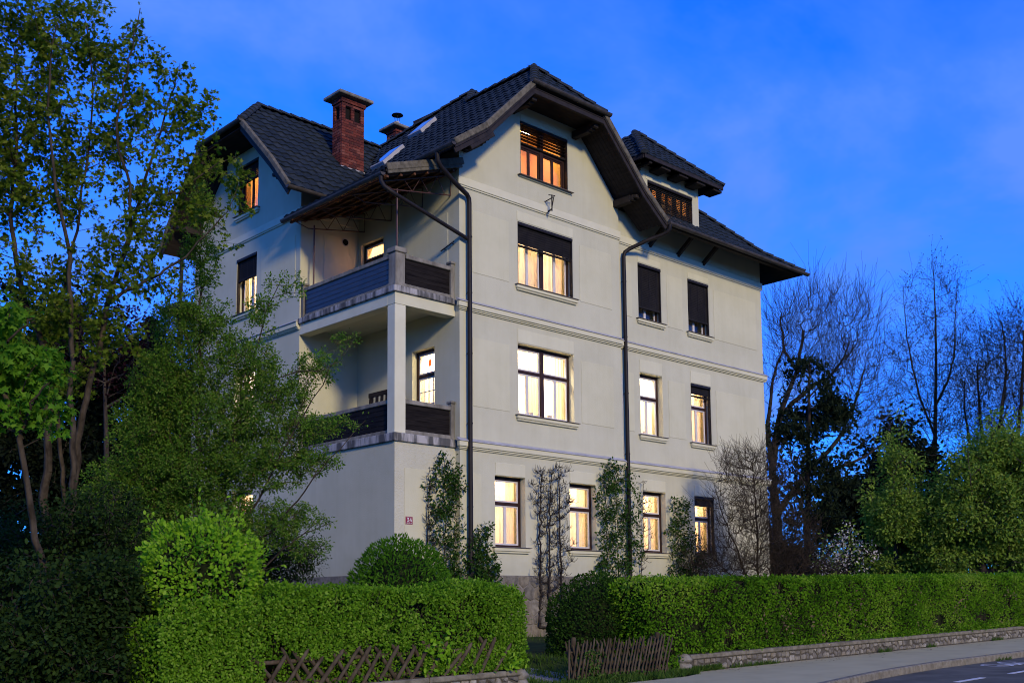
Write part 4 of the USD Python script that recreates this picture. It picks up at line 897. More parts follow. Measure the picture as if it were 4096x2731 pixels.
def grow(trunks, pts, rng, step=.35, k=.30, tip=.006, trunk_r=None, expo=2.4, jit=.10, up=.4, sag=0.0):
    """limbs that reach every point: each joins the nearest limb, counting the way back to the root. returns nodes, parents, radii, tips"""
    pos, par, ln = [], [], []
    fixed = {}
    for ti, t in enumerate(trunks):
        t = np.asarray(t, float); start = -1
        if len(t) > 2:                                 # a smooth line through the given points
            c_ = np.concatenate([[0], np.cumsum(np.linalg.norm(np.diff(t, axis=0), axis=1))]); t = Pchip(c_, t)(np.linspace(0, c_[-1], 4 * len(t)))
        if ti and len(pos):
            d = np.linalg.norm(np.array(pos) - t[0], axis=1); start = int(d.argmin()) if d.min() < .8 else -1
        prev = start; L = ln[start] if start >= 0 else 0.0
        for a, b in zip(t[:-1], t[1:]):
            n = max(1, int(np.linalg.norm(b - a) / step))
            for i in range(n):
                q = a + (b - a) * i / n + (rng.normal(size=3) * .02 if len(pos) else 0)
                if prev >= 0: L += np.linalg.norm(q - pos[prev])
                pos.append(q); par.append(prev); ln.append(L); prev = len(pos) - 1
        L += np.linalg.norm(t[-1] - pos[prev]); pos.append(t[-1]); par.append(prev); ln.append(L)
        if trunk_r is not None:
            first = len(pos) - sum(max(1, int(np.linalg.norm(b - a) / step)) for a, b in zip(t[:-1], t[1:])) - 1
            m = len(pos) - first
            for i in range(m): fixed[first + i] = trunk_r[ti][0] + (trunk_r[ti][1] - trunk_r[ti][0]) * i / max(1, m - 1)
    pts = np.asarray(pts, float); cap = len(pos) + 40 * len(pts) + 10
    A = np.zeros((cap, 3)); A[:len(pos)] = pos; Lp = np.zeros(cap); Lp[:len(pos)] = ln; n = len(pos); tips = []
    d0 = np.array([np.linalg.norm(A[:n] - p, axis=1).min() for p in pts]); order = np.argsort(d0)
    for o in order:
        p = pts[o]; dv = p - A[:n]; dist = np.linalg.norm(dv, axis=1)
        cost = dist * (1 + up * np.clip(-dv[:, 2] / (dist + 1e-6), 0, 1)) + k * Lp[:n]
        j = int(cost.argmin()); dd = dist[j]
        if dd < 1e-3: continue
        m = max(1, int(dd / step)); a = A[j]; L = Lp[j]; prev = j; m = min(m, 39)
        off = rng.normal(size=3) * jit * dd
        for i in range(1, m + 1):
            f = i / m; q = a + (p - a) * f + off * (f * (1 - f) * 2) + np.array([0, 0, -sag * dd * f * (1 - f) * 2])
            L += np.linalg.norm(q - A[prev]); A[n] = q; Lp[n] = L; par.append(prev); prev = n; n += 1
        tips.append(prev)
    A = A[:n]; par = np.array(par); R = np.zeros(n); ch = np.zeros(n); has = np.zeros(n)
    acc = np.zeros(n)
    for i in range(n - 1, -1, -1):
        R[i] = max(tip, acc[i] ** (1 / expo)) if acc[i] > 0 else tip
        if i in fixed: R[i] = max(fixed[i], .0)
        if par[i] >= 0: acc[par[i]] += min(R[i], 1e9) ** expo
    return A, par, R, np.array(tips)

def limbs(A, par, R, sides=5, lo=0.0, hi=9.0):
    i = np.nonzero((par >= 0) & (R >= lo) & (R < hi))[0]; p = par[i]
    return MB().cones(A[p], A[i] + (A[i] - A[p]) * .03, np.minimum(R[p], R[i] * 1.6), R[i], sides)

def blobs(bl, n, rng, d0, shell=0.0, minz=.6, depth=1.0):
    """points spread through ellipsoids given as (vx, vy, rx, ry[, depth offset]) at depth d0"""
    bl = [b if len(b) > 4 else (*b, 0.0) for b in bl]; vol = np.array([b[2] * b[3] * math.sqrt(b[2] * b[3]) ** .7 for b in bl]); out = []
    cnt = rng.multinomial(n, vol / vol.sum())
    for b, c in zip(bl, cnt):
        m = d0 / 2491.; u = unit(rng.normal(size=(c, 3))) * (shell + (1 - shell) * rng.rand(c, 1)) ** (1 / 2.4)
        ce = at(b[0], b[1], d0 + b[4]); q = ce + CR * (u[:, :1] * b[2] * m) + np.array([0, 0, 1.0]) * (u[:, 1:2] * b[3] * m) + _fw * [1, 1, 0] * (u[:, 2:] * (b[2] * .6 + b[3] * .4) * m * depth)
        out.append(q)
    P = np.vstack(out); return P[P[:, 2] > minz]

def twigs_and_leaves(A, par, R, tips, rng, per, size, tmpl, reach=.18, twig=None, droop=.35, rmax=.012, spread=.6, extra=0):
    """bunches of leaves at the ends and along the thin shoots"""
    thin = np.nonzero((R <= rmax) & (par >= 0))[0]
    if extra: thin = np.concatenate([thin, tips.repeat(extra)])
    base = A[thin].repeat(per, 0); d = unit(A[thin] - A[par[thin]]).repeat(per, 0)
    k = len(base); out = unit(d * .6 + rng.normal(size=(k, 3)) * .8); P = base + out * rng.rand(k, 1) * reach + rng.normal(size=(k, 3)) * .02
    D = out + np.array([0, 0, -droop]) + rng.normal(size=(k, 3)) * .3
    return P, D

def plant(name, label, cat, base, bark, leaf, trunks, pts, rng, per, size, tmpl, group=None, tip=.006, trunk_r=None, k=.3, reach=.18, droop=.35, rmax=.012, jit=.1, up=.4, sides=5, step=.35, extra=0, tones=None, crown='crown', sag=0., stemname='trunk', expo=2.4):
    t = thing(name, label, cat, base, group)
    A, par, R, tips = grow(trunks, pts, rng, step, k, tip, trunk_r, expo, jit, up, sag)
    put(t, stemname, limbs(A, par, R, sides), bark)
    if per:
        P, D = twigs_and_leaves(A, par, R, tips, rng, per, size, tmpl, reach, droop=droop, rmax=rmax, extra=extra)
        sz = size * rng.uniform(.6, 1.25, len(P)); mb = MB(); leaves(mb, P, D, sz, tmpl, rng, spread=.7)
        put(t, crown, mb, leaf, kind='stuff')
    return t, A, par, R, tips

G0 = lambda x, y: float(garden(np.array(x), np.array(y)))
T2 = lambda pts, d: [at(a, b, d + (c[0] if c else 0)) for a, b, *c in pts]

# --- the hedges
def hedge_faces(x0, x1, y0, y1, zb, zt, dens, rng, end0=True, end1=False, top=.6, round_=.22):
    """points and outward directions on a clipped hedge with soft edges"""
    P, N = [], []
    def noise3(p): return meshkit.fbm(p * [1.1, 1.1, 1.1], 3, 5) - .5
    n = int((x1 - x0) * (zt((x0 + x1) / 2) - zb((x0 + x1) / 2)) * dens)
    x = rng.uniform(x0, x1, n); h = rng.rand(n); z = zb(x) + (zt(x) - zb(x)) * h; P.append(np.stack([x, np.full(n, y0), z], 1)); N.append(np.tile([0, -1., .15], (n, 1)))
    n = int((x1 - x0) * (y1 - y0) * dens * top); x = rng.uniform(x0, x1, n); P.append(np.stack([x, y0 + (y1 - y0) * rng.rand(n) ** 1.5, zt(x)], 1)); N.append(np.tile([0, -.15, 1.], (n, 1)))
    for e, xx, sg in ((end0, x0, -1.), (end1, x1, 1.)):
        if e:
            n = int((y1 - y0) * (zt(xx) - zb(xx)) * dens); P.append(np.stack([np.full(n, xx), rng.uniform(y0, y1, n), zb(xx) + (zt(xx) - zb(xx)) * rng.rand(n)], 1)); N.append(np.tile([sg, 0, .15], (n, 1)))
    P, N = np.vstack(P), np.vstack(N)
    # round the edges: pull corner points in
    r = round_
    cx = np.clip(P[:, 0], x0 + (r if end0 else 0), x1 - (r if end1 else 0)); cy = np.clip(P[:, 1], y0 + r, y1 - r); cz = np.minimum(P[:, 2], zt(P[:, 0]) - r)
    c = np.stack([cx, cy, cz], 1); v = P - c; L = np.linalg.norm(v, axis=1, keepdims=True); m = (L[:, 0] > r)
    P[m] = c[m] + v[m] / L[m] * r; N[m] = unit(v[m]) * .7 + N[m] * .3
    P = P + unit(N) * (noise3(P)[:, None] * .22 + rng.normal(size=(len(P), 1)) * .03)
    return P, unit(N)

rng = np.random.RandomState(21)
def core_box(x0, x1, y0, y1, zb, zt, n=12, ins=.2):
    X = np.linspace(x0 + ins, x1 - ins * .5, n); mb = MB(); V, F = [], []
    for x in X: V += [(x, y0 + ins, zb(x)), (x, y0 + ins, zt(x) - ins), (x, y1 - ins, zt(x) - ins), (x, y1 - ins, zb(x))]
    for i in range(n - 1):
        for k in range(3): a = i * 4 + k; F += [[a, a + 4, a + 5], [a, a + 5, a + 1]]
    F += [[0, 1, 2], [0, 2, 3], [4 * n - 4, 4 * n - 2, 4 * n - 3], [4 * n - 4, 4 * n - 1, 4 * n - 2]]
    return mb.add(V, F)
zb = lambda x: S(x) + .22; zt = lambda x: 2.0 + .0178 * (x - .3)
hr = thing('hedge', 'long trimmed bright green hedge on the right behind the low stone wall', 'hedge', (10, -6.4, 0.7))
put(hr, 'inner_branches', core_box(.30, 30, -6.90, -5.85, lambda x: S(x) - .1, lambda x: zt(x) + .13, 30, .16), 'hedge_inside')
P, N = hedge_faces(.28, 19.0, -6.90, -5.85, lambda x: S(x) + np.where(x < 1.4, .0, .30), zt, 1350, rng)
keep = meshkit.fbm(P * [2.2, 2.2, 2.6], 3, 9) > .30; P, N = P[keep], N[keep]; P = P - N * (rng.rand(len(P), 1) ** 2) * .10
tone = np.clip(.45 + (meshkit.fbm(P * .9, 3, 31) - .5) * 1.5 + (meshkit.fbm(P * 3.0, 3, 3) - .5) * 1.1 + rng.normal(size=len(P)) * .16, 0, 1)
mb = MB(); leaves(mb, P, N * .5 + rng.normal(size=P.shape) * .8 + [0, 0, .4], .052 * rng.uniform(.7, 1.25, len(P)), L_OVAL, rng, N, .55, tone)
put(hr, 'leaves', mb, 'hedge_leaf', kind='stuff')
x = rng.uniform(.4, 19, 900); P = np.stack([x, rng.uniform(-6.85, -5.95, 900), zt(x) - .04], 1); Q = P + np.stack([rng.normal(size=900) * .03, rng.normal(size=900) * .03, rng.uniform(.04, .12, 900)], 1)
mb = MB()
for f in (.4, .7, 1.0): leaves(mb, P + (Q - P) * f, rng.normal(size=P.shape) + [0, 0, .8], .045, L_OVAL, rng)
put(hr, 'top_shoots', mb, 'hedge_leaf', kind='stuff')
n = 1600; x = rng.uniform(.5, 18, n); P = np.stack([x, np.full(n, -6.84) + rng.rand(n) * .08, S(x) + .25 + rng.rand(n) * 1.3], 1); Q = P + np.stack([rng.normal(size=n) * .10, -.03 - rng.rand(n) * .05, rng.uniform(.05, .32, n)], 1); Q[:, 2] = np.minimum(Q[:, 2], zt(x) - .05)
put(hr, 'twigs', MB().cones(P, Q, np.full(n, .006), np.full(n, .003), 4), 'twig', kind='stuff')
# dead twigs and pale sprigs in the face of it
x = rng.uniform(.6, 17, 26); P = np.stack([x, np.full(26, -6.95), rng.uniform(.75, 1.8, 26)], 1); pts = np.repeat(P, 7, 0) + rng.normal(size=(182, 3)) * [.10, .03, .13]
mb = MB(); leaves(mb, pts, rng.normal(size=pts.shape) + [0, -.6, .2], .06, L_OVAL, rng, np.tile([0, -1., .2], (182, 1)))
put(hr, 'dry_sprigs', mb, 'dry_leaf', kind='stuff')

hl = thing('hedge', 'loose sprouting hedge on the left with lattice fence showing through', 'hedge', (-5.7, -6.4, .6))
ztl = lambda x: 1.86 - .40 * np.clip((-7.15 - x) / .5, 0, 1) + .02 * np.sin(x * 3)
core = core_box(-8.75, -5.15, -6.82, -5.95, lambda x: S(x) - .1, lambda x: ztl(x) + .20, 14, .28); c2_ = core_box(-4.75, -2.80, -6.82, -5.95, lambda x: S(x) - .1, lambda x: ztl(x) + .13, 8, .21)
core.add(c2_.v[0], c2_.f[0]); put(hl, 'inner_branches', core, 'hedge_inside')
P, N = hedge_faces(-8.9, -2.75, -6.88, -5.9, lambda x: S(x) + .33, ztl, 2300, rng, True, True, 1.0)
low = np.clip((1.30 - P[:, 2]) / .7, 0, 1); mask = (N[:, 1] < -.5) & (P[:, 0] < -3.6)
keep = meshkit.fbm(P * [2.0, 2.0, 2.4], 3, 19) > np.where(mask, .24 + .16 * low, .22); hole = (np.abs(P[:, 0] + 4.95) < .12) & (np.abs(P[:, 2] - 1.62) < .2) & (N[:, 1] < -.5)
P, N = P[keep & ~hole], N[keep & ~hole]; P = P - N * (rng.rand(len(P), 1) ** 2) * .16
tone = np.clip(meshkit.fbm(P * 3, 3, 4) * .8 + rng.normal(size=len(P)) * .22 + .08, 0, 1)
mb = MB(); leaves(mb, P, N * .5 + rng.normal(size=P.shape) * .8 + [0, 0, .4], .045 * rng.uniform(.65, 1.3, len(P)), L_OVAL, rng, N, .6, tone)
put(hl, 'leaves', mb, 'hedge_leaf_left', kind='stuff')
n = 800; x = rng.uniform(-8.8, -2.85, n); z0_ = S(x) + .2 + rng.rand(n) ** 1.4 * 1.1; P = np.stack([x, rng.uniform(-6.86, -6.5, n), z0_], 1)
Q = P + np.stack([rng.normal(size=n) * .12, rng.normal(size=n) * .05 - .02, rng.uniform(.1, .5, n)], 1); Q[:, 2] = np.minimum(Q[:, 2], ztl(Q[:, 0]) - .04)
x = rng.uniform(-8.9, -2.8, 26000); q_ = rng.rand(26000) ** 1.5; z_ = S(x) + .345 + q_ * 1.15; pf = np.stack([x, -6.985 + rng.rand(26000) * .05 + q_ * .08, z_], 1)
kf = (meshkit.fbm(np.stack([x * 1.3, z_ * 1.5, 0 * x], 1), 3, 23) > .515 + .04 * np.sin(x * 2.1)) | (x > -3.25) | (x < -7.5); pf = pf[kf]
mb = MB(); leaves(mb, pf, rng.normal(size=pf.shape) + [0, -.3, .4], .045 * rng.uniform(.65, 1.3, len(pf)), L_OVAL, rng, np.tile([0, -1., .3], (len(pf), 1)), .6); put(hl, 'outer_leaves', mb, 'hedge_leaf_left', kind='stuff')
put(hl, 'twigs', MB().cones(P, Q, np.full(n, .006), np.full(n, .003), 4), 'twig', kind='stuff')

# --- lattice fence in the left hedge, one slat after the other
lf = thing('lattice_fence', 'weathered crossed slat fence half hidden in the left hedge', 'fence', (-5.5, -6.95, .55))
rg = np.random.RandomState(8)
def half_round(p, q, r):
    p, q = np.asarray(p, float), np.asarray(q, float); mb = MB(); mb.tube([p, q - (q - p) * .06, q], [r, r * .95, r * .35], 7); return mb
for k in range(16):
    x = -7.55 + k * .265 + rg.normal() * .015
    for sgn, y in ((1, -6.975), (-1, -6.925)):
        l = .80 + rg.uniform(-.06, .05); a = math.radians(52 + rg.normal() * 3); c = (x if sgn > 0 else x + .40)
        p = (c - sgn * .08, y, S(x) + .16 + rg.uniform(-.03, .02)); q = (c + sgn * (l * math.cos(a) - .08), y, p[2] + l * math.sin(a))
        put(lf, 'slat', half_round(p, q, .029 + rg.uniform(-.003, .004)), 'old_wood')
for z in (.38, .66): put(lf, 'rail', MB().tube([(-7.6, -6.88, S(-7.6) + z), (-3.2, -6.88, S(-3.2) + z)], .03, 8), 'old_wood')
for x in (-7.6, -5.4, -3.2): put(lf, 'post', MB().tube([(x, -6.84, S(x)), (x, -6.84, S(x) + .92)], .045, 8), 'old_wood')

# --- folded picket gate standing in the gap
gt = thing('picket_fence', 'leaning stack of dense crossed pickets in the gap between the hedges', 'fence', (-.9, -7.12, .32))
for k in range(27):
    x = -2.08 + k * .094 + rg.normal() * .006; b = S(x) + .0 + .015 * k / 27; lean = .17 + .10 * k / 27 + rg.normal() * .015; h_ = .70 + rg.uniform(-.05, .04)
    if k == 0: lean = .02
    put(gt, 'picket', half_round((x, -7.155, b), (x + lean, -7.155, b + h_), .017 + rg.uniform(-.002, .003)), 'old_wood')
    put(gt, 'picket', half_round((x + .17, -7.110, b), (x - .02 + rg.normal() * .01, -7.110, b + h_ * .96), .016 + rg.uniform(-.002, .003)), 'old_wood')
for x in (-1.86, .30): put(gt, 'post', MB().tube([(x, -7.05, S(x) - .05), (x + .02, -7.05, S(x) + .74), (x + .02, -7.05, S(x) + .76)], [.045, .045, .03], 8), 'old_wood')
put(gt, 'rail', MB().tube([(-2.05, -7.075, S(-2) + .22), (.45, -7.075, S(.4) + .22)], .018, 6), 'old_wood'); put(gt, 'rail', MB().tube([(-2.05, -7.075, S(-2) + .52), (.45, -7.075, S(.4) + .52)], .018, 6), 'old_wood')

# --- domes and bushes
def bush(name, label, centre, rad, nleaf, size, tmpl, leaf, rng, seed, flat=.0, ext=.12, power=2.2, spread=.6, outward=.9, upward=.3, hole=.26, inner='hedge_inside', deep=.2, tonef=2.5):
    c, r = np.asarray(centre, float), np.asarray(rad, float); t = thing(name, label, 'bush', (c[0], c[1], c[2] - r[2] * .9))
    m = trimesh.creation.icosphere(3, 1.0); v = np.asarray(m.vertices); v = v * (1 + .3 * (meshkit.fbm(v * 1.6 + seed, 3, seed)[:, None] - .5)); v = v * r * .80 + c; v[:, 2] = np.maximum(v[:, 2], G0(c[0], c[1]) - .05)
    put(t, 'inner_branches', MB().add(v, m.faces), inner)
    u = unit(rng.normal(size=(nleaf, 3))); f = 1 + .36 * (meshkit.fbm(u * 1.6 + seed, 3, seed) - .5) + ext * (meshkit.fbm(u * 5 + seed, 2, seed + 3) - .5) * 2
    P = c + u * r * (f - (rng.rand(nleaf) ** 2) * deep)[:, None]; N = unit(u / r)
    k = (P[:, 2] > G0(c[0], c[1])) & (meshkit.fbm(P * 3.0, 3, seed + 5) > hole); P, N = P[k], N[k]
    tone = np.clip(meshkit.fbm(P * tonef, 3, seed) * .8 + rng.normal(size=len(P)) * .2 + .1, 0, 1)
    mb = MB(); leaves(mb, P, N * outward + rng.normal(size=P.shape) * .6 + [0, 0, upward], size * rng.uniform(.65, 1.25, len(P)), tmpl, rng, N + [0, 0, .3], spread, tone)
    put(t, 'leaves', mb, leaf, kind='stuff'); return t, c, r
c = at(922, 1330, 19.0); bush('dome_bush', 'clipped dome shaped green bush behind the left hedge below the corner', (c[0], c[1], 1.62), (.96, .96, 1.13), 12000, .085, L_LONG, 'dome_leaf', rng, 2, ext=.05, spread=.5, hole=.2)
c = at(1368, 1420, 20.5); bush('round_bush', 'large rounded dark green clipped bush behind the picket stack', (c[0], c[1], 1.12), (1.02, .9, 1.02), 16000, .05, L_OVAL, 'round_leaf', rng, 3, ext=.05, spread=.5, hole=.15)
c = at(466, 1300, 14.6); bt, c, r = bush('bright_bush', 'bright yellow green shrub with pale flower tips at the left hedge', (c[0], c[1], 1.95), (.80, .78, .82), 15000, .062, L_OVAL, 'bright_leaf', rng, 7, ext=.30, spread=.8, hole=.36, deep=.5, tonef=4)
u = unit(rng.normal(size=(60, 3)) + [0, 0, .6]); P = c + u * r * 1.0; Q = P + u * rng.uniform(.1, .32, (60, 1)) + [0, 0, .12]
sh = MB().cones(P - u * .3, Q, np.full(60, .006), np.full(60, .003), 4); put(bt, 'shoots', sh, 'twig', kind='stuff')
mb = MB(); 
for f in np.linspace(.1, 1, 7): leaves(mb, P + (Q - P) * f, u + rng.normal(size=P.shape) * .9, .072, L_OVAL, rng)
put(bt, 'shoot_leaves', mb, 'bright_leaf', kind='stuff')
u = unit(rng.normal(size=(46, 3)) + [0, -.6, .4]); P = (c + u * r * 1.06).repeat(12, 0) + rng.normal(size=(552, 3)) * [.012, .012, .035]
mb = MB(); leaves(mb, P, rng.normal(size=P.shape), .018, L_SIMPLE, rng); put(bt, 'flowers', mb, 'yellow_flower', kind='stuff')

# --- trees on the left
rng = np.random.RandomState(33)
d = 20.0
tr = [T2([(112, 1470), (108, 1330), (108, 1068), (108, 855), (99, 804), (72, 732), (43, 633), (30, 500), (38, 300), (30, 100)], d),
      T2([(146, 1470, .4), (143, 1330, .4), (143, 1088, .4), (135, 936, .4), (145, 805, .4), (142, 712, .3), (160, 600, .2), (190, 450), (210, 250), (200, 60)], d),
      T2([(172, 1470, -.3), (168, 1330, -.3), (168, 1088, -.3), (163, 904, -.3), (165, 772, -.4), (155, 574, -.6), (130, 420, -.8), (110, 250, -.8), (130, 60, -.8)], d),
      T2([(176, 1470), (175, 1052), (197, 920), (231, 788), (250, 689), (267, 624), (287, 574), (330, 430, .2), (370, 300, .3), (405, 165, .3)], d),
      T2([(250, 689), (345, 640, -.2), (425, 585, -.3), (470, 540, -.4), (530, 470, -.4)], d), T2([(330, 430, .2), (397, 446), (470, 395, -.1), (540, 360, -.2)], d), T2([(287, 574), (300, 440, -.4), (270, 300, -.6), (300, 130, -.6), (322, 20, -.6)], d)]
bl = [(60, 40, 150, 130), (190, 110, 130, 110), (295, 150, 85, 95), (400, 190, 45, 60), (430, 265, 70, 65), (320, 290, 110, 90), (180, 290, 130, 110), (50, 260, 110, 130), (350, 400, 115, 90), (220, 440, 120, 90), (80, 450, 110, 100), (455, 345, 55, 55), (520, 395, 60, 55), (562, 455, 36, 40), (450, 490, 70, 60), (540, 540, 42, 34), (330, 530, 90, 60), (200, 580, 100, 60), (60, 600, 100, 70), (-60, 300, 120, 300), (415, 130, 16, 30), (484, 215, 20, 26), (325, 60, 18, 50), (260, 40, 20, 40)]
bl += [(150, 700, 120, 90), (300, 640, 100, 60), (60, 770, 90, 80), (250, 770, 90, 70), (380, 630, 50, 34), (140, 860, 90, 60)]
pts = blobs(bl, 2100, rng, d); pts = pts[meshkit.fbm(pts * 1.1, 3, 17) > .40]
t_, A, par, R, tips = plant('maple_tree', 'tall many-stemmed maple with young leaves at the left edge', 'tree', (at(140, 1470, d)), 'bark_grey', 'maple_leaf', tr, pts, rng, 0, .12, L_MAPLE, tip=.0035, trunk_r=[(.105, .012), (.055, .012), (.080, .012), (.095, .012), (.035, .008), (.03, .008), (.035, .008)], k=.22, jit=.12, up=.8, step=.30, expo=2.6)
n = len(tips); tp = tips.repeat(14); ax = unit(A[tips] - A[par[tips]] + [0, 0, .35]).repeat(14, 0)
out = unit(ax * .35 + rng.normal(size=(len(tp), 3)) * .8); Pl = A[tp] - ax * rng.rand(len(tp), 1) * .16 + out * rng.uniform(.03, .13, (len(tp), 1))
mb = MB(); leaves(mb, Pl, out + [0, 0, -.35], .088 * rng.uniform(.5, 1.3, len(tp)), L_MAPLE, rng, spread=1.0, tone=np.clip(.35 + rng.normal(size=len(tp)) * .25, 0, 1)); put(t_, 'crown', mb, 'maple_leaf', kind='stuff')
mid = np.nonzero((R < .010) & (par >= 0))[0]; tp = rng.choice(mid, 2600).repeat(4); out = unit(rng.normal(size=(len(tp), 3))); mb = MB(); leaves(mb, A[tp] + out * .06, out, .075 * rng.uniform(.6, 1.2, len(tp)), L_MAPLE, rng); put(t_, 'small_leaves', mb, 'maple_leaf', kind='stuff')

d = 13.5
tr = [T2([(70, 1560), (95, 1400), (75, 1200), (45, 1010), (-10, 820), (-60, 650)], d), T2([(45, 1010), (70, 930, -.2), (110, 880, -.3)], d), T2([(-10, 820), (40, 760, -.2), (80, 730, -.2)], d)]
pts = blobs([(30, 730, 60, 50), (60, 850, 85, 60), (85, 935, 60, 40), (20, 950, 70, 40), (100, 990, 25, 25), (-60, 800, 90, 160)], 240, rng, d)
t_, A, par, R, tips = plant('maple_tree', 'nearer maple with bright green drooping leaves at the left edge', 'tree', at(70, 1560, d), 'bark_grey', 'maple_leaf_bright', tr, pts, rng, 0, .13, L_MAPLE, tip=.005, trunk_r=[(.06, .02), (.02, .01), (.02, .01)], jit=.15)
tp = tips.repeat(17); out = unit(rng.normal(size=(len(tp), 3)) * [1, 1, .5]); mb = MB(); leaves(mb, A[tp] + out * rng.uniform(.02, .17, (len(tp), 1)), out + [0, 0, -.5], .10 * rng.uniform(.5, 1.3, len(tp)), L_MAPLE, rng, spread=.9); put(t_, 'crown', mb, 'maple_leaf_bright', kind='stuff')

d = 21.5
tr = [T2([(468, 1420), (462, 1330), (455, 1000), (462, 700), (458, 430)], d), T2([(500, 1420), (500, 1330), (520, 1100), (560, 900), (600, 760), (640, 655)], d), T2([(432, 1420), (430, 1330), (420, 1100), (400, 900), (375, 760)], d + .4),
      T2([(515, 1420), (520, 1300), (600, 1130, -.2), (700, 950, -.4), (800, 790, -.5)], d), T2([(535, 1420), (545, 1300), (640, 1200, -.2), (730, 1090, -.4), (840, 965, -.5)], d), T2([(540, 1420), (590, 1330, -.3), (680, 1240, -.5), (760, 1200, -.6)], d), T2([(420, 1420), (370, 1250), (320, 1050), (290, 900)], d + .3), T2([(560, 900), (660, 860, -.3), (760, 840, -.5), (815, 775, -.5)], d)]
bl = [(460, 470, 24, 70), (462, 600, 42, 80), (445, 750, 95, 80), (400, 880, 105, 90), (555, 830, 80, 75), (600, 725, 42, 50), (645, 655, 28, 30), (685, 670, 12, 40), (520, 960, 130, 80), (640, 900, 85, 60), (730, 845, 60, 34), (790, 785, 32, 18), (690, 985, 90, 42), (795, 968, 46, 14), (600, 1060, 120, 75), (720, 1060, 62, 34), (450, 1080, 130, 90), (340, 1000, 85, 110), (340, 1180, 105, 90), (480, 1200, 110, 80), (610, 1200, 90, 60), (690, 1190, 66, 34), (700, 1260, 55, 26), (265, 1130, 70, 90)]
pts = blobs(bl, 4200, rng, d, depth=.9)
t_, A, par, R, tips = plant('hawthorn_tree', 'fine-leaved bushy tree spreading in front of the left side of the villa', 'tree', at(480, 1420, d), 'bark_grey', 'thorn_leaf', tr, pts, rng, 7, .056, L_SIMPLE, tip=.003, trunk_r=[(.055, .01), (.045, .008), (.05, .008), (.035, .005), (.03, .005), (.03, .005), (.04, .006), (.015, .004)], k=.2, reach=.13, droop=.1, rmax=.0075, jit=.12, up=.5, step=.22, extra=4, expo=2.6)
sel = rng.choice(tips, 130).repeat(8); P = A[sel] + rng.normal(size=(len(sel), 3)) * [.03, .03, .06] - [0, 0, .05]; mb = MB(); leaves(mb, P, rng.normal(size=P.shape) * .4 + [0, 0, -1], .05, L_LONG, rng); put(t_, 'hanging_seeds', mb, 'dry_leaf', kind='stuff')

# dark shrubs along the bottom left
def shrub(label, bl, d, n, per, size, leaf, seed, tmpl=L_OVAL, base=None, name='shrub', bark='bark_dark', reach=.2, group=None, tip=.004):
    rg = np.random.RandomState(seed); pts = blobs(bl, int(n * 1.5), rg, d); pts = pts[meshkit.fbm(pts * 1.6, 3, seed) > .42]; b = at(*(base or (bl[0][0], 1500)), d); b[2] = G0(b[0], b[1])
    tr = []
    for i in range(5):
        c_ = bl[i % len(bl)]; e = at(c_[0] + rg.uniform(-.3, .3) * c_[2], c_[1] - .1 * c_[3], d + rg.uniform(-.4, .4)); s_ = b + np.append(rg.normal(size=2) * .25, 0); tr.append([s_, (s_ + e) / 2 + rg.normal(size=3) * .12, e])
    return plant(name, label, 'shrub' if name == 'shrub' else 'tree', b, bark, leaf, tr, pts, rg, per, size, tmpl, tip=tip, trunk_r=[(.035, .008)] * 5, reach=reach, k=.2, rmax=.012, group=group, extra=2, stemname='stems')
shrub('dark leafy shrub in the bottom left corner', [(70, 1480, 150, 110), (60, 1360, 110, 80), (210, 1500, 110, 90)], 13.2, 900, 5, .07, 'dark_leaf', 1, base=(120, 1600))
shrub('dark leafy shrub between the left corner and the bright bush', [(300, 1450, 90, 100), (360, 1510, 70, 70), (230, 1360, 90, 80)], 13.8, 800, 5, .07, 'dark_leaf', 2, base=(300, 1600))
shrub('loose green shrub around the stems of the tall maple', [(100, 1240, 130, 90), (230, 1200, 110, 90), (260, 1300, 90, 70), (30, 1290, 90, 70)], 17.2, 900, 4, .06, 'dark_leaf', 3, base=(160, 1480))
shrub('dark low shrub at the foot of the villa left wall', [(560, 1300, 90, 90), (640, 1290, 80, 70), (700, 1280, 50, 50)], 23.0, 800, 5, .05, 'dark_leaf', 4, base=(600, 1440), tmpl=L_SIMPLE)

# dark trees far behind on the left
def cone_tree(label, vx, vtop, vbot, half, d, seed, leaf='pine_needle', name='conifer_tree', group=None):
    rg = np.random.RandomState(seed); m = d / 2491.; b = at(vx, vbot, d); top = at(vx, vtop, d); H = top[2] - b[2]; t = thing(name, label, 'tree', b, group)
    put(t, 'trunk', MB().tube([b - [0, 0, 1], b + [0, 0, H * .6], [b[0], b[1], top[2]]], [.25, .14, .02], 7), 'bark_dark')
    k = 900; h = 1 - rg.rand(k) ** .65 * .96; az = rg.rand(k) * 2 * np.pi; r = half * m * (1 - h) ** .8 * rg.uniform(.6, 1.1, k) + .1
    P0 = np.stack([np.full(k, b[0]), np.full(k, b[1]), b[2] + h * H], 1); P1 = P0 + np.stack([r * np.cos(az), r * np.sin(az), -.25 * r], 1)
    put(t, 'branches', MB().cones(P0, P1, np.full(k, .03), np.full(k, .008), 4), 'bark_dark')
    j = rg.randint(0, k, 16000); f = rg.rand(16000) ** .6; P = P0[j] + (P1[j] - P0[j]) * f[:, None] + rg.normal(size=(16000, 3)) * [.12, .12, .06]
    mb = MB(); leaves(mb, P, unit(P1[j] - P0[j]) + rg.normal(size=P.shape) * .6 + [0, 0, -.4], .30 * rg.uniform(.6, 1.3, 16000), L_LONG, rg); put(t, 'crown', mb, leaf, kind='stuff')
cone_tree('dark conifer far behind between the maple and the villa', 430, 840, 1330, 80, 44, 1); cone_tree('narrow dark conifer far behind the maple stems', 330, 700, 1330, 60, 46, 2); cone_tree('broad black conifer far behind the left shrubs', 200, 900, 1330, 130, 45, 3)
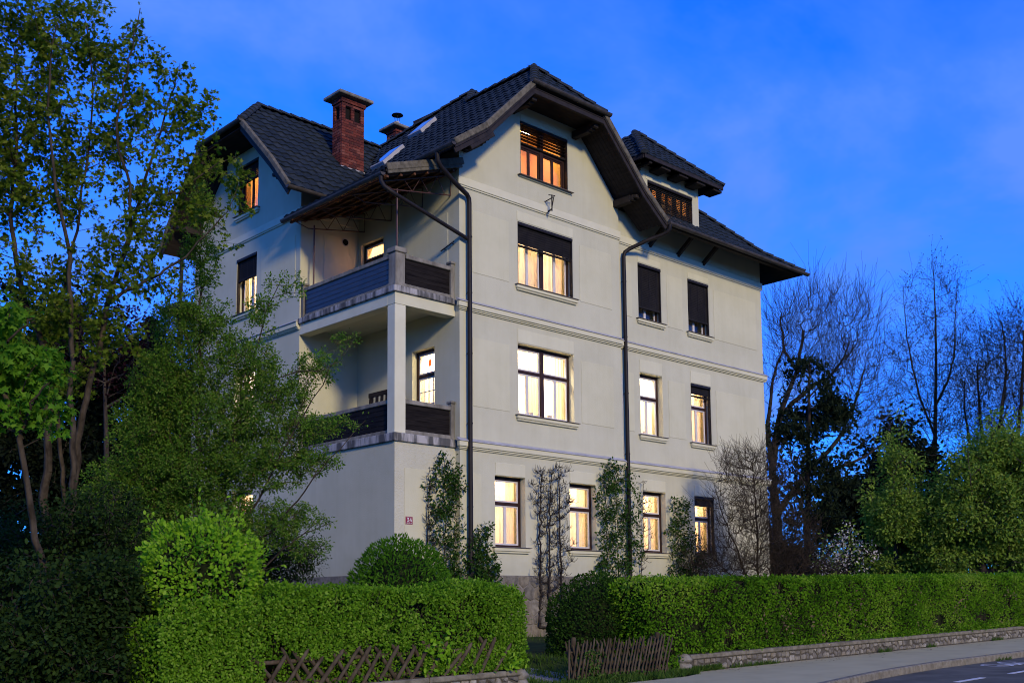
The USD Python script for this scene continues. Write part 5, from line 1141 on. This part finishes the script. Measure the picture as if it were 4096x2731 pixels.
def round_tree(label, bl, d, n, per, size, leaf, seed, base, name='leafy_tree', tmpl=L_SIMPLE, group=None, bark='bark_dark', reach=.5, spires=0):
    rg = np.random.RandomState(seed); pts = blobs(bl, int(n * 1.6), rg, d); pts = pts + np.array([0, 0, 1.]) * (rg.rand(len(pts), 1) ** 4) * (pts[:, 2:] * .16); pts = pts[meshkit.fbm(pts * .9, 3, seed) > .43]
    if spires:
        hi = pts[np.argsort(-pts[:, 2])[:len(pts) // 3]]; q = hi[rg.choice(len(hi), spires)]; pts = np.vstack([pts] + [q + [0, 0, 1.] * np.full((spires, 1), h_) * rg.uniform(.6, 1.2, (spires, 1)) + rg.normal(size=(spires, 3)) * .06 for h_ in (.25, .5, .75, 1.0)])
    b = at(*base, d); b[2] = .7; top = at(bl[0][0], bl[0][1], d)
    return plant(name, label, 'tree', b, bark, leaf, [[b, (b + top) / 2, top]], pts, rg, per, size, tmpl, tip=.01, trunk_r=[(.2, .04)], reach=reach, k=.25, rmax=.03, step=.6, extra=3, group=group)
round_tree('dark purple-leaved plum tree far behind the maple', [(240, 820, 130, 100), (330, 870, 70, 60), (420, 760, 50, 60)], 38, 260, 3, .15, 'plum_leaf', 5, (260, 1330), name='plum_tree')
round_tree('dark evergreen mass far behind at the left edge', [(80, 1080, 160, 150), (280, 1080, 140, 120), (420, 1050, 90, 90), (20, 880, 130, 160), (120, 840, 110, 120), (260, 900, 110, 110), (360, 920, 80, 90)], 41, 1700, 8, .22, 'black_leaf', 6, (200, 1330), name='evergreen_tree')

for k, (vx, vy) in enumerate(((0, 1320), (120, 1360), (300, 1350), (-90, 1250))):
    round_tree(['dark low tree far behind the bottom left shrubs', 'dark low tree far behind the maple stems', 'dark low tree far left of the villa', 'dark tree just beyond the left edge'][k], [(vx, vy, 110, 80), (vx + 60, vy + 30, 80, 60)], 36, 300, 5, .24, 'black_leaf', 60 + k, (vx, 1420), name='evergreen_tree')

# --- plants trained on the street wall
def espalier(label, stems, bl, y, seed, leafy=1.0, r=.018, n=260, size=.075, bark='twig_dark', name='espalier', side=0):
    rg = np.random.RandomState(seed); tr = []
    for s_ in stems: tr.append([aty(a, b, y - .10 + rg.normal() * .02) for a, b in s_])
    pts = []
    w_ = np.array([b[2] * b[3] for b in bl], float); cnt = rg.multinomial(n, w_ / w_.sum())
    for b, c_ in zip(bl, cnt):
        u = unit(rg.normal(size=(c_, 2))) * np.sqrt(rg.rand(c_, 1)); c0 = aty(b[0], b[1], y - .14); m = np.linalg.norm(aty(b[0] + 100, b[1], y - .14) - c0) / 100; mz = (aty(b[0], b[1] - 100, y - .14) - c0)[2] / 100
        pts.append(np.stack([c0[0] + u[:, 0] * b[2] * m, c0[1] + rg.uniform(-.16, .08, c_), c0[2] + u[:, 1] * b[3] * mz], 1))
    b0 = tr[0][0].copy()
    e_ = plant(name, label, 'climbing plant', b0, bark, 'espalier_leaf', tr, np.vstack(pts), rg, int(3 * leafy) if leafy else 0, size, L_OVAL, tip=.004, trunk_r=[(r, r * .35)] * len(tr), k=.25, reach=.10, rmax=.009, step=.10, jit=.18, extra=2 if leafy else 0, stemname='stems', crown='leaves')
    if side:
        t, A, par, R, tips = e_; j = rg.randint(1, len(A), side); D = rg.normal(size=(side, 3)) * [1, .5, .5] + [0, -.3, .5]; P1 = A[j] + unit(D) * rg.uniform(.04, .15, (side, 1)); P2 = P1 + unit(D * [.3, 1, 1] + [0, 0, .6]) * rg.uniform(.03, .09, (side, 1))
        put(t, 'spurs', MB().cones(np.vstack([A[j], P1]), np.vstack([P1, P2]), np.full(2 * side, .006), np.full(2 * side, .004), 4), bark, kind='stuff')
    return e_
espalier('tall leafy espalier against the wall right of the house number', [[(1020, 1420), (1022, 1200), (1020, 1060)], [(1030, 1420), (1045, 1250), (1040, 1090)]], [(1020, 1075, 22, 30), (1015, 1130, 34, 50), (1025, 1210, 36, 60), (1035, 1290, 36, 50), (1035, 1340, 30, 40), (1045, 1110, 14, 40)], .16, 1, n=330)
espalier('thin bare stem on the wall beside the house number sign', [[(985, 1380), (984, 1250), (987, 1080)]], [(985, 1160, 12, 70), (985, 1260, 12, 60)], .16, 2, leafy=0, n=34, r=.022, side=160)
espalier('low leafy espalier right of the left downpipe', [[(1105, 1440), (1108, 1330), (1098, 1215)], [(1112, 1440), (1120, 1300), (1118, 1225)]], [(1100, 1250, 18, 40), (1108, 1300, 32, 40), (1115, 1340, 34, 30), (1117, 1222, 8, 16)], 0, 3, n=210)
espalier('three bare dark espalier stems between the ground floor windows', [[(1238, 1440), (1242, 1300), (1240, 1180), (1245, 1085)], [(1260, 1440), (1263, 1300), (1262, 1180), (1268, 1080)], [(1286, 1440), (1288, 1300), (1284, 1180), (1288, 1075)]],
         [(1242, 1160, 22, 80), (1265, 1160, 18, 80), (1288, 1150, 22, 80), (1240, 1290, 22, 80), (1265, 1330, 22, 80), (1290, 1270, 18, 60)], 0, 4, leafy=0, n=190, r=.034, side=1500)
espalier('leafy espalier climbing along the right downpipe', [[(1395, 1440), (1393, 1200), (1388, 1080)], [(1420, 1440), (1418, 1200), (1412, 1075)], [(1450, 1440), (1448, 1200), (1440, 1080)]], [(1410, 1090, 26, 34), (1390, 1140, 22, 60), (1430, 1150, 34, 70), (1395, 1230, 22, 60), (1435, 1250, 34, 60), (1410, 1310, 34, 40), (1375, 1290, 10, 16)], 0, 5, n=420)
espalier('single bare vine stem left of the third ground floor window', [[(1478, 1430), (1472, 1300), (1478, 1200), (1476, 1105)]], [(1478, 1200, 12, 80), (1474, 1290, 10, 40)], .1, 6, leafy=0, n=30, side=160)
espalier('dark leafy espalier before the last ground floor windows', [[(1560, 1440), (1558, 1300), (1550, 1150)], [(1590, 1440), (1588, 1250), (1574, 1150)]], [(1552, 1170, 14, 34), (1574, 1165, 10, 30), (1565, 1230, 28, 40), (1580, 1290, 40, 50), (1560, 1340, 40, 40)], .1, 7, n=330)
for k, (vx, va, vb) in enumerate(((1010, 1040, 1330), (983, 1040, 1130), (1232, 1080, 1330), (1260, 1075, 1330))):
    pass

# --- bare bush in front of the right corner
def bare(name, label, cat, tr, bl, d, n, seed, bark, tip, tr_r, k=.15, jit=.10, up=1.2, step=.3, per=0, size=.1, leaf='bud_leaf', rmax=.01, sag=0., reach=.2, tmpl=L_SIMPLE, depth=1.0, expo=2.5, spray=0, slen=.6, rise=.7, buds=0):
    rg = np.random.RandomState(seed); pts = blobs(bl, n, rg, d, depth=depth); tr = [T2(t, d) for t in tr]
    t, A, par, R, tips = plant(name, label, cat, tr[0][0], bark, leaf, tr, pts, rg, per, size, tmpl, tip=tip, trunk_r=tr_r, k=k, jit=jit, up=up, step=step, sides=4, sag=sag, rmax=rmax, reach=reach, stemname='branches', expo=expo)
    if spray:                                          # fine shoots off the thin wood
        th = np.nonzero((R < tip * 4) & (par >= 0))[0]; j = rg.choice(th, spray); D = unit(A[j] - A[par[j]]) * .8 + rg.normal(size=(spray, 3)) * .42 + [0, 0, rise]; L = rg.uniform(.35, 1.0, (spray, 1)) * slen
        P1 = A[j] + unit(D) * L; P2 = P1 + (unit(D) + rg.normal(size=D.shape) * .18 + [0, 0, .12 * rise]) * L * .7
        put(t, 'twigs', MB().cones(np.vstack([A[j], P1]), np.vstack([P1, P2]), np.full(2 * spray, tip * .85), np.full(2 * spray, tip * .6), 3), bark, kind='stuff')
        if buds: mb = MB(); Q = np.vstack([P1, P2]).repeat(2, 0); leaves(mb, Q + rg.normal(size=Q.shape) * .06, rg.normal(size=Q.shape), buds, L_SIMPLE, rg); put(t, 'buds', mb, leaf, kind='stuff')
    return t
bare('bare_shrub', 'leafless twiggy shrub before the right corner of the villa', 'shrub', [[(1745, 1400), (1742, 1300), (1735, 1150), (1725, 1060)], [(1735, 1400), (1700, 1280), (1660, 1180), (1640, 1110)], [(1755, 1400), (1790, 1270), (1820, 1180)], [(1760, 1400), (1830, 1310), (1890, 1240)], [(1735, 1400), (1680, 1320), (1620, 1270)]],
     [(1730, 1090, 90, 70), (1700, 1170, 100, 70), (1760, 1170, 90, 70), (1740, 1060, 50, 50), (1800, 1230, 90, 70), (1700, 1260, 110, 60), (1830, 1270, 90, 50), (1640, 1290, 60, 50), (1780, 1310, 140, 40), (1680, 1080, 40, 50), (1620, 1310, 50, 30), (1700, 1310, 120, 36), (1860, 1310, 90, 30)], 30.5, 2300, 1, 'twig', .0045, [(.05, .01), (.04, .008), (.035, .008), (.035, .008), (.035, .008)], jit=.16, spray=5500, slen=.42, rise=.4)
# shoots straight up out of it
bare('blossom_shrub', 'white flowering shrub behind the hedge right of the villa', 'shrub', [[(1945, 1400), (1945, 1300), (1950, 1220)], [(1950, 1400), (1900, 1280)], [(1940, 1400), (1985, 1280)]], [(1945, 1260, 60, 50), (1905, 1290, 40, 36), (1985, 1290, 34, 40), (1950, 1215, 30, 30)], 36, 260, 2, 'twig_dark', .008, [(.05, .01)] * 3, per=2, size=.13, leaf='far_green_leaf', rmax=.02)
rg = np.random.RandomState(5); P = blobs([(1945, 1270, 66, 50), (1905, 1290, 40, 30), (1955, 1215, 26, 26), (1990, 1300, 30, 30)], 80, rg, 35.6).repeat(7, 0); P = P + rg.normal(size=P.shape) * .07
mb = MB(); leaves(mb, P, rg.normal(size=P.shape), .08, L_OVAL, rg); put('/World/blossom_shrub', 'blossoms', mb, 'blossom', kind='stuff')

# green bushes on the right
round_tree('light green leafy bush tree right behind the hedge', [(2060, 1200, 62, 110), (2075, 1120, 45, 60), (2030, 1270, 50, 60), (2110, 1260, 70, 70)], 36, 1300, 7, .115, 'far_green_leaf', 11, (2060, 1400), name='bush_tree', spires=26, reach=.3)
round_tree('large green leafy bush tree at the right edge', [(2250, 1170, 100, 130), (2190, 1240, 80, 90), (2330, 1150, 90, 130), (2280, 1080, 70, 80), (2320, 1270, 90, 70)], 35, 2000, 7, .115, 'far_green_leaf', 12, (2260, 1400), name='bush_tree', spires=40, reach=.3)
# dark pine and the mass behind
def pine(label, vx, vtop, vbot, pads, d, seed):
    rg = np.random.RandomState(seed); b = at(vx, vbot, d); b[2] = .7; top = at(vx + 10, vtop, d); t = thing('pine_tree', label, 'tree', b); tr = [[b, (b + top) / 2, top]]
    ends = [at(p[0], p[1], d + rg.uniform(-1.2, 1.2)) for p in pads]; A, par, R, tips = grow(tr, ends, rg, .4, .35, .03, [(.22, .04)], 2.2, .08, .2); put(t, 'trunk', limbs(A, par, R, 6), 'bark_dark')
    m = d / 2491.; k = 170; Pn = []
    for p, e in zip(pads, ends):
        u = unit(rg.normal(size=(k, 3))) * rg.rand(k, 1) ** .5; Pn.append(e + CR * u[:, :1] * p[2] * m * .85 + np.array([0, 0, 1.]) * u[:, 1:2] * p[3] * m * .7 + _fw * [1, 1, 0] * u[:, 2:] * p[2] * m)
    P = np.vstack(Pn); P = P + rg.normal(size=P.shape) * [.32, .32, .22]; P = P[meshkit.fbm(P * .9, 3, seed) > .42].repeat(5, 0); mb = MB(); leaves(mb, P, rg.normal(size=P.shape) + [0, 0, .6], .26 * rg.uniform(.6, 1.2, len(P)), L_LONG, rg); put(t, 'crown', mb, 'pine_needle', kind='stuff')
pine('dark pine tree with layered boughs right behind the villa', 1850, 830, 1400, [(1850, 850, 36, 26), (1880, 890, 34, 22), (1835, 900, 20, 24), (1895, 925, 30, 18), (1830, 960, 46, 24), (1880, 965, 44, 22), (1800, 1000, 50, 26), (1865, 1010, 56, 26), (1920, 1000, 40, 22), (1930, 950, 24, 20), (1820, 1060, 70, 30), (1890, 1070, 66, 34), (1800, 1120, 60, 36), (1860, 1130, 70, 40), (1930, 1110, 50, 40), (1830, 1190, 80, 50), (1900, 1190, 60, 50), (1870, 1260, 90, 50), (1800, 1280, 60, 40)], 43, 3)
round_tree('dark shadowy tree mass behind the right pine', [(1990, 1130, 90, 90), (2080, 1030, 60, 70), (1960, 1230, 80, 80), (2050, 1230, 90, 80), (2120, 1130, 60, 90), (1920, 1190, 60, 60)], 50, 700, 5, .26, 'black_leaf', 14, (2010, 1400), name='evergreen_tree')
# leafless trees against the sky
bare('bare_tree', 'bare old tree with upright twigs just right of the villa', 'tree', [[(1788, 1400), (1785, 1200), (1775, 1080), (1790, 960), (1830, 850), (1845, 760)], [(1775, 1080), (1765, 980), (1775, 880), (1800, 800)], [(1785, 1180), (1850, 1090), (1930, 1000), (1960, 930), (1985, 850)], [(1790, 960), (1850, 900), (1920, 850), (1950, 790)], [(1830, 850), (1800, 790), (1795, 720)], [(1850, 1090), (1960, 1060), (2040, 1010)]],
     [(1840, 720, 80, 60), (1920, 720, 90, 60), (1800, 760, 50, 80), (1985, 730, 40, 60), (1880, 790, 130, 60), (1960, 820, 100, 70), (1800, 870, 60, 80), (1900, 880, 110, 70), (2010, 900, 70, 70), (1990, 980, 80, 50), (1860, 670, 14, 20), (1930, 670, 14, 20), (1965, 665, 10, 20)], 48, 1500, 21, 'twig_dark', .0068, [(.34, .06), (.15, .04), (.15, .035), (.12, .035), (.08, .03), (.10, .03)], jit=.06, up=1.6, k=.12, step=.5, spray=2200, slen=1.1, rise=1.0, expo=2.55)
bare('bare_tree', 'tall slender bare tree with a pointed top at the right', 'tree', [[(2148, 1400), (2146, 1200), (2148, 1000), (2150, 800), (2142, 600)], [(2148, 1000), (2110, 900), (2085, 780), (2075, 660)], [(2150, 930), (2190, 820), (2195, 720), (2200, 640)], [(2150, 1130), (2060, 1090), (1990, 1090)], [(2148, 1100), (2200, 1040), (2260, 1030)]],
     [(2142, 640, 24, 50), (2100, 680, 40, 50), (2180, 680, 36, 60), (2140, 760, 80, 70), (2110, 850, 80, 80), (2190, 850, 60, 80), (2060, 800, 30, 70), (2090, 960, 110, 80), (2180, 970, 90, 80), (2010, 1040, 90, 60), (2060, 1130, 90, 60), (2210, 1090, 90, 60)], 54, 1500, 22, 'twig_dark', .0068, [(.20, .012), (.07, .010), (.07, .010), (.07, .012), (.07, .012)], jit=.07, up=1.2, k=.12, step=.5, spray=2600, slen=.8, rise=.6, buds=.08, expo=2.5)
bare('bare_tree', 'spreading bare tree second from the right edge', 'tree', [[(2256, 1400), (2255, 1200), (2262, 1060), (2250, 940), (2245, 840)], [(2262, 1060), (2300, 950), (2310, 820), (2300, 740)], [(2256, 1100), (2220, 980), (2215, 880)]],
     [(2250, 800, 60, 70), (2300, 790, 50, 80), (2220, 880, 50, 80), (2270, 900, 90, 80), (2250, 1000, 100, 70)], 52, 900, 23, 'twig_dark', .0068, [(.20, .04), (.10, .03), (.09, .03)], jit=.08, up=1.0, k=.12, step=.5, spray=1500, slen=.8, rise=.6, buds=.08, expo=2.5)
bare('bare_tree', 'spreading bare tree cut by the right edge', 'tree', [[(2325, 1400), (2326, 1200), (2330, 1060), (2345, 920), (2350, 760)], [(2330, 1060), (2300, 960), (2320, 850)], [(2328, 1080), (2400, 960), (2430, 800)]],
     [(2340, 760, 50, 60), (2330, 850, 70, 80), (2380, 800, 60, 100), (2400, 900, 90, 90), (2340, 960, 90, 80), (2330, 720, 10, 30)], 50, 900, 24, 'twig_dark', .0068, [(.20, .04), (.10, .03), (.10, .03)], jit=.08, up=1.0, k=.12, step=.5, spray=1500, slen=.8, rise=.6, buds=.08, expo=2.5)
# woods closing the view low on the right, one tree after another
for k, (vx, vy) in enumerate(((2120, 1290), (1700, 1290), (2420, 1250))):
    round_tree(['dark low tree behind the two green bush trees', 'dark low tree hidden behind the right corner of the villa', 'dark tree just beyond the right edge'][k], [(vx, vy, 130, 90), (vx - 90, vy + 10, 80, 70)], 58, 300, 5, .3, 'black_leaf', 40 + k, (vx, 1400), name='evergreen_tree')

for k, (vx, vy) in enumerate(((1870, 1320), (1990, 1330), (2110, 1340), (1790, 1330))):
    round_tree(['dark low bush tree behind the white flowering shrub', 'dark low bush tree left of the green bush trees', 'dark low bush tree between the two green bush trees', 'dark low bush tree at the foot of the bare old tree'][k], [(vx, vy, 80, 56), (vx + 40, vy + 10, 60, 46)], 46, 260, 5, .22, 'black_leaf', 70 + k, (vx, 1400), name='bush_tree')

# a few fallen leaves along the foot of the wall
rg = np.random.RandomState(77); x = rg.uniform(1.4, 16, 160); y = -7.06 - np.abs(rg.normal(size=160)) * .35; P = np.stack([x, y, S(x) + .006], 1)
mb = MB(); leaves(mb, P, rg.normal(size=P.shape) * [1, 1, .05], .05 * rg.uniform(.5, 1.2, 160), L_OVAL, rg, None, .15); put('/World', 'fallen_leaves', mb, 'dry_leaf', 'dry fallen leaves on the pavement along the low wall', 'leaves', kind='stuff')
# --- grass and weeds
rg = np.random.RandomState(12)
def grass(P, size, name, mat='grass_blade', tmpl=L_BLADE, spread=.5, lean=.45):
    k = len(P); mb = MB(); leaves(mb, P, rg.normal(size=(k, 3)) * lean + [0, 0, 1.0], size * rg.uniform(.5, 1.3, k), tmpl, rg, rg.normal(size=(k, 3)), spread); put('/World', name, mb, mat, kind='stuff')
x = rg.uniform(-2.9, 2.2, 9000); y = -7.04 - np.abs(rg.normal(size=9000)) * .24; y = np.where(x > 1.3, -7.02 - np.abs(rg.normal(size=9000)) * .04, y)
k = y > wy(x) - .06; P = np.stack([x, y, S(x)], 1)[k]; dens = meshkit.fbm(P * 3, 3, 1) > .35; grass(P[dens], .11, 'grass')
x = rg.uniform(1.3, 18, 3500); P = np.stack([x, np.full(3500, -7.035) - np.abs(rg.normal(size=3500)) * .02, S(x)], 1); grass(P[meshkit.noise(P * [1.3, 1, 1], 4) > .62], .10, 'grass')
x = rg.uniform(-4, 18, 3000); P = np.stack([x, ky(x) - .16 - np.abs(rg.normal(size=3000)) * .02, S(x) - .12], 1); grass(P[meshkit.noise(P * [.9, 1, 1], 6) > .70], .08, 'grass')
x = rg.uniform(-30, 30, 14000); y = rg.uniform(-6, 1, 14000); y = y[:]; x = np.where(x < 2, rg.uniform(-12, -2.8, 14000), x); P = np.stack([x, y, garden(x, y)], 1); grass(P[(P[:, 1] < -.1) & ((P[:, 0] < -2.9) | (P[:, 0] > -1.0))], .12, 'lawn_grass')
x = np.where(rg.rand(5000) < .5, rg.uniform(-2.75, -2.35, 5000), rg.uniform(-1.75, -.9, 5000)); y = rg.uniform(-7.3, -3.0, 5000); P = np.stack([x, y, garden(x, y)], 1); grass(P, .13, 'grass')
# ivy leaves along the top of the walls
x = np.concatenate([rg.uniform(1.3, 18, 2600), rg.uniform(-8, -3, 400)]); P = np.stack([x, -6.88 - rg.rand(3000) * .16, S(x) + .31 + rg.rand(3000) * .12], 1); k = meshkit.noise(P * [1.5, 1, 1], 8) > .35
mb = MB(); leaves(mb, P[k], rg.normal(size=(k.sum(), 3)) + [0, -.8, .2], .055, L_OVAL, rg, np.tile([0, -.7, .7], (k.sum(), 1))); put('/World', 'ivy', mb, 'hedge_leaf', 'low ivy leaves along the coping under the hedges', 'ground cover', kind='stuff')
# weeds growing through the pickets
P = np.concatenate([np.array([rg.normal(-1.5, .12, 260), rg.uniform(-7.22, -7.08, 260), .33 + rg.rand(260) * .5]).T, np.array([rg.normal(-.9, .5, 240), rg.uniform(-7.25, -7.16, 240), .33 + rg.rand(240) * .12]).T])
mb = MB(); leaves(mb, P, rg.normal(size=P.shape) + [0, -.4, .4], .05, L_OVAL, rg, np.tile([0, -1., .5], (len(P), 1))); put('/World', 'weeds', mb, 'grass_blade', 'green weeds climbing through the picket stack', 'weeds', kind='stuff')
P = np.concatenate([rg.normal(size=(90, 3)) * [.16, .05, .14] + [-4.62, -7.0, .95], rg.normal(size=(50, 3)) * [.12, .05, .08] + [-3.15, -7.0, .72]]); mb = MB(); leaves(mb, P, rg.normal(size=P.shape) + [0, -.6, -.1], .085, L_OVAL, rg, np.tile([0, -1., .7], (len(P), 1)), .4); put('/World', 'bramble', mb, 'bright_leaf', 'pale green bramble leaves in front of the lattice slats', 'bramble', kind='stuff')
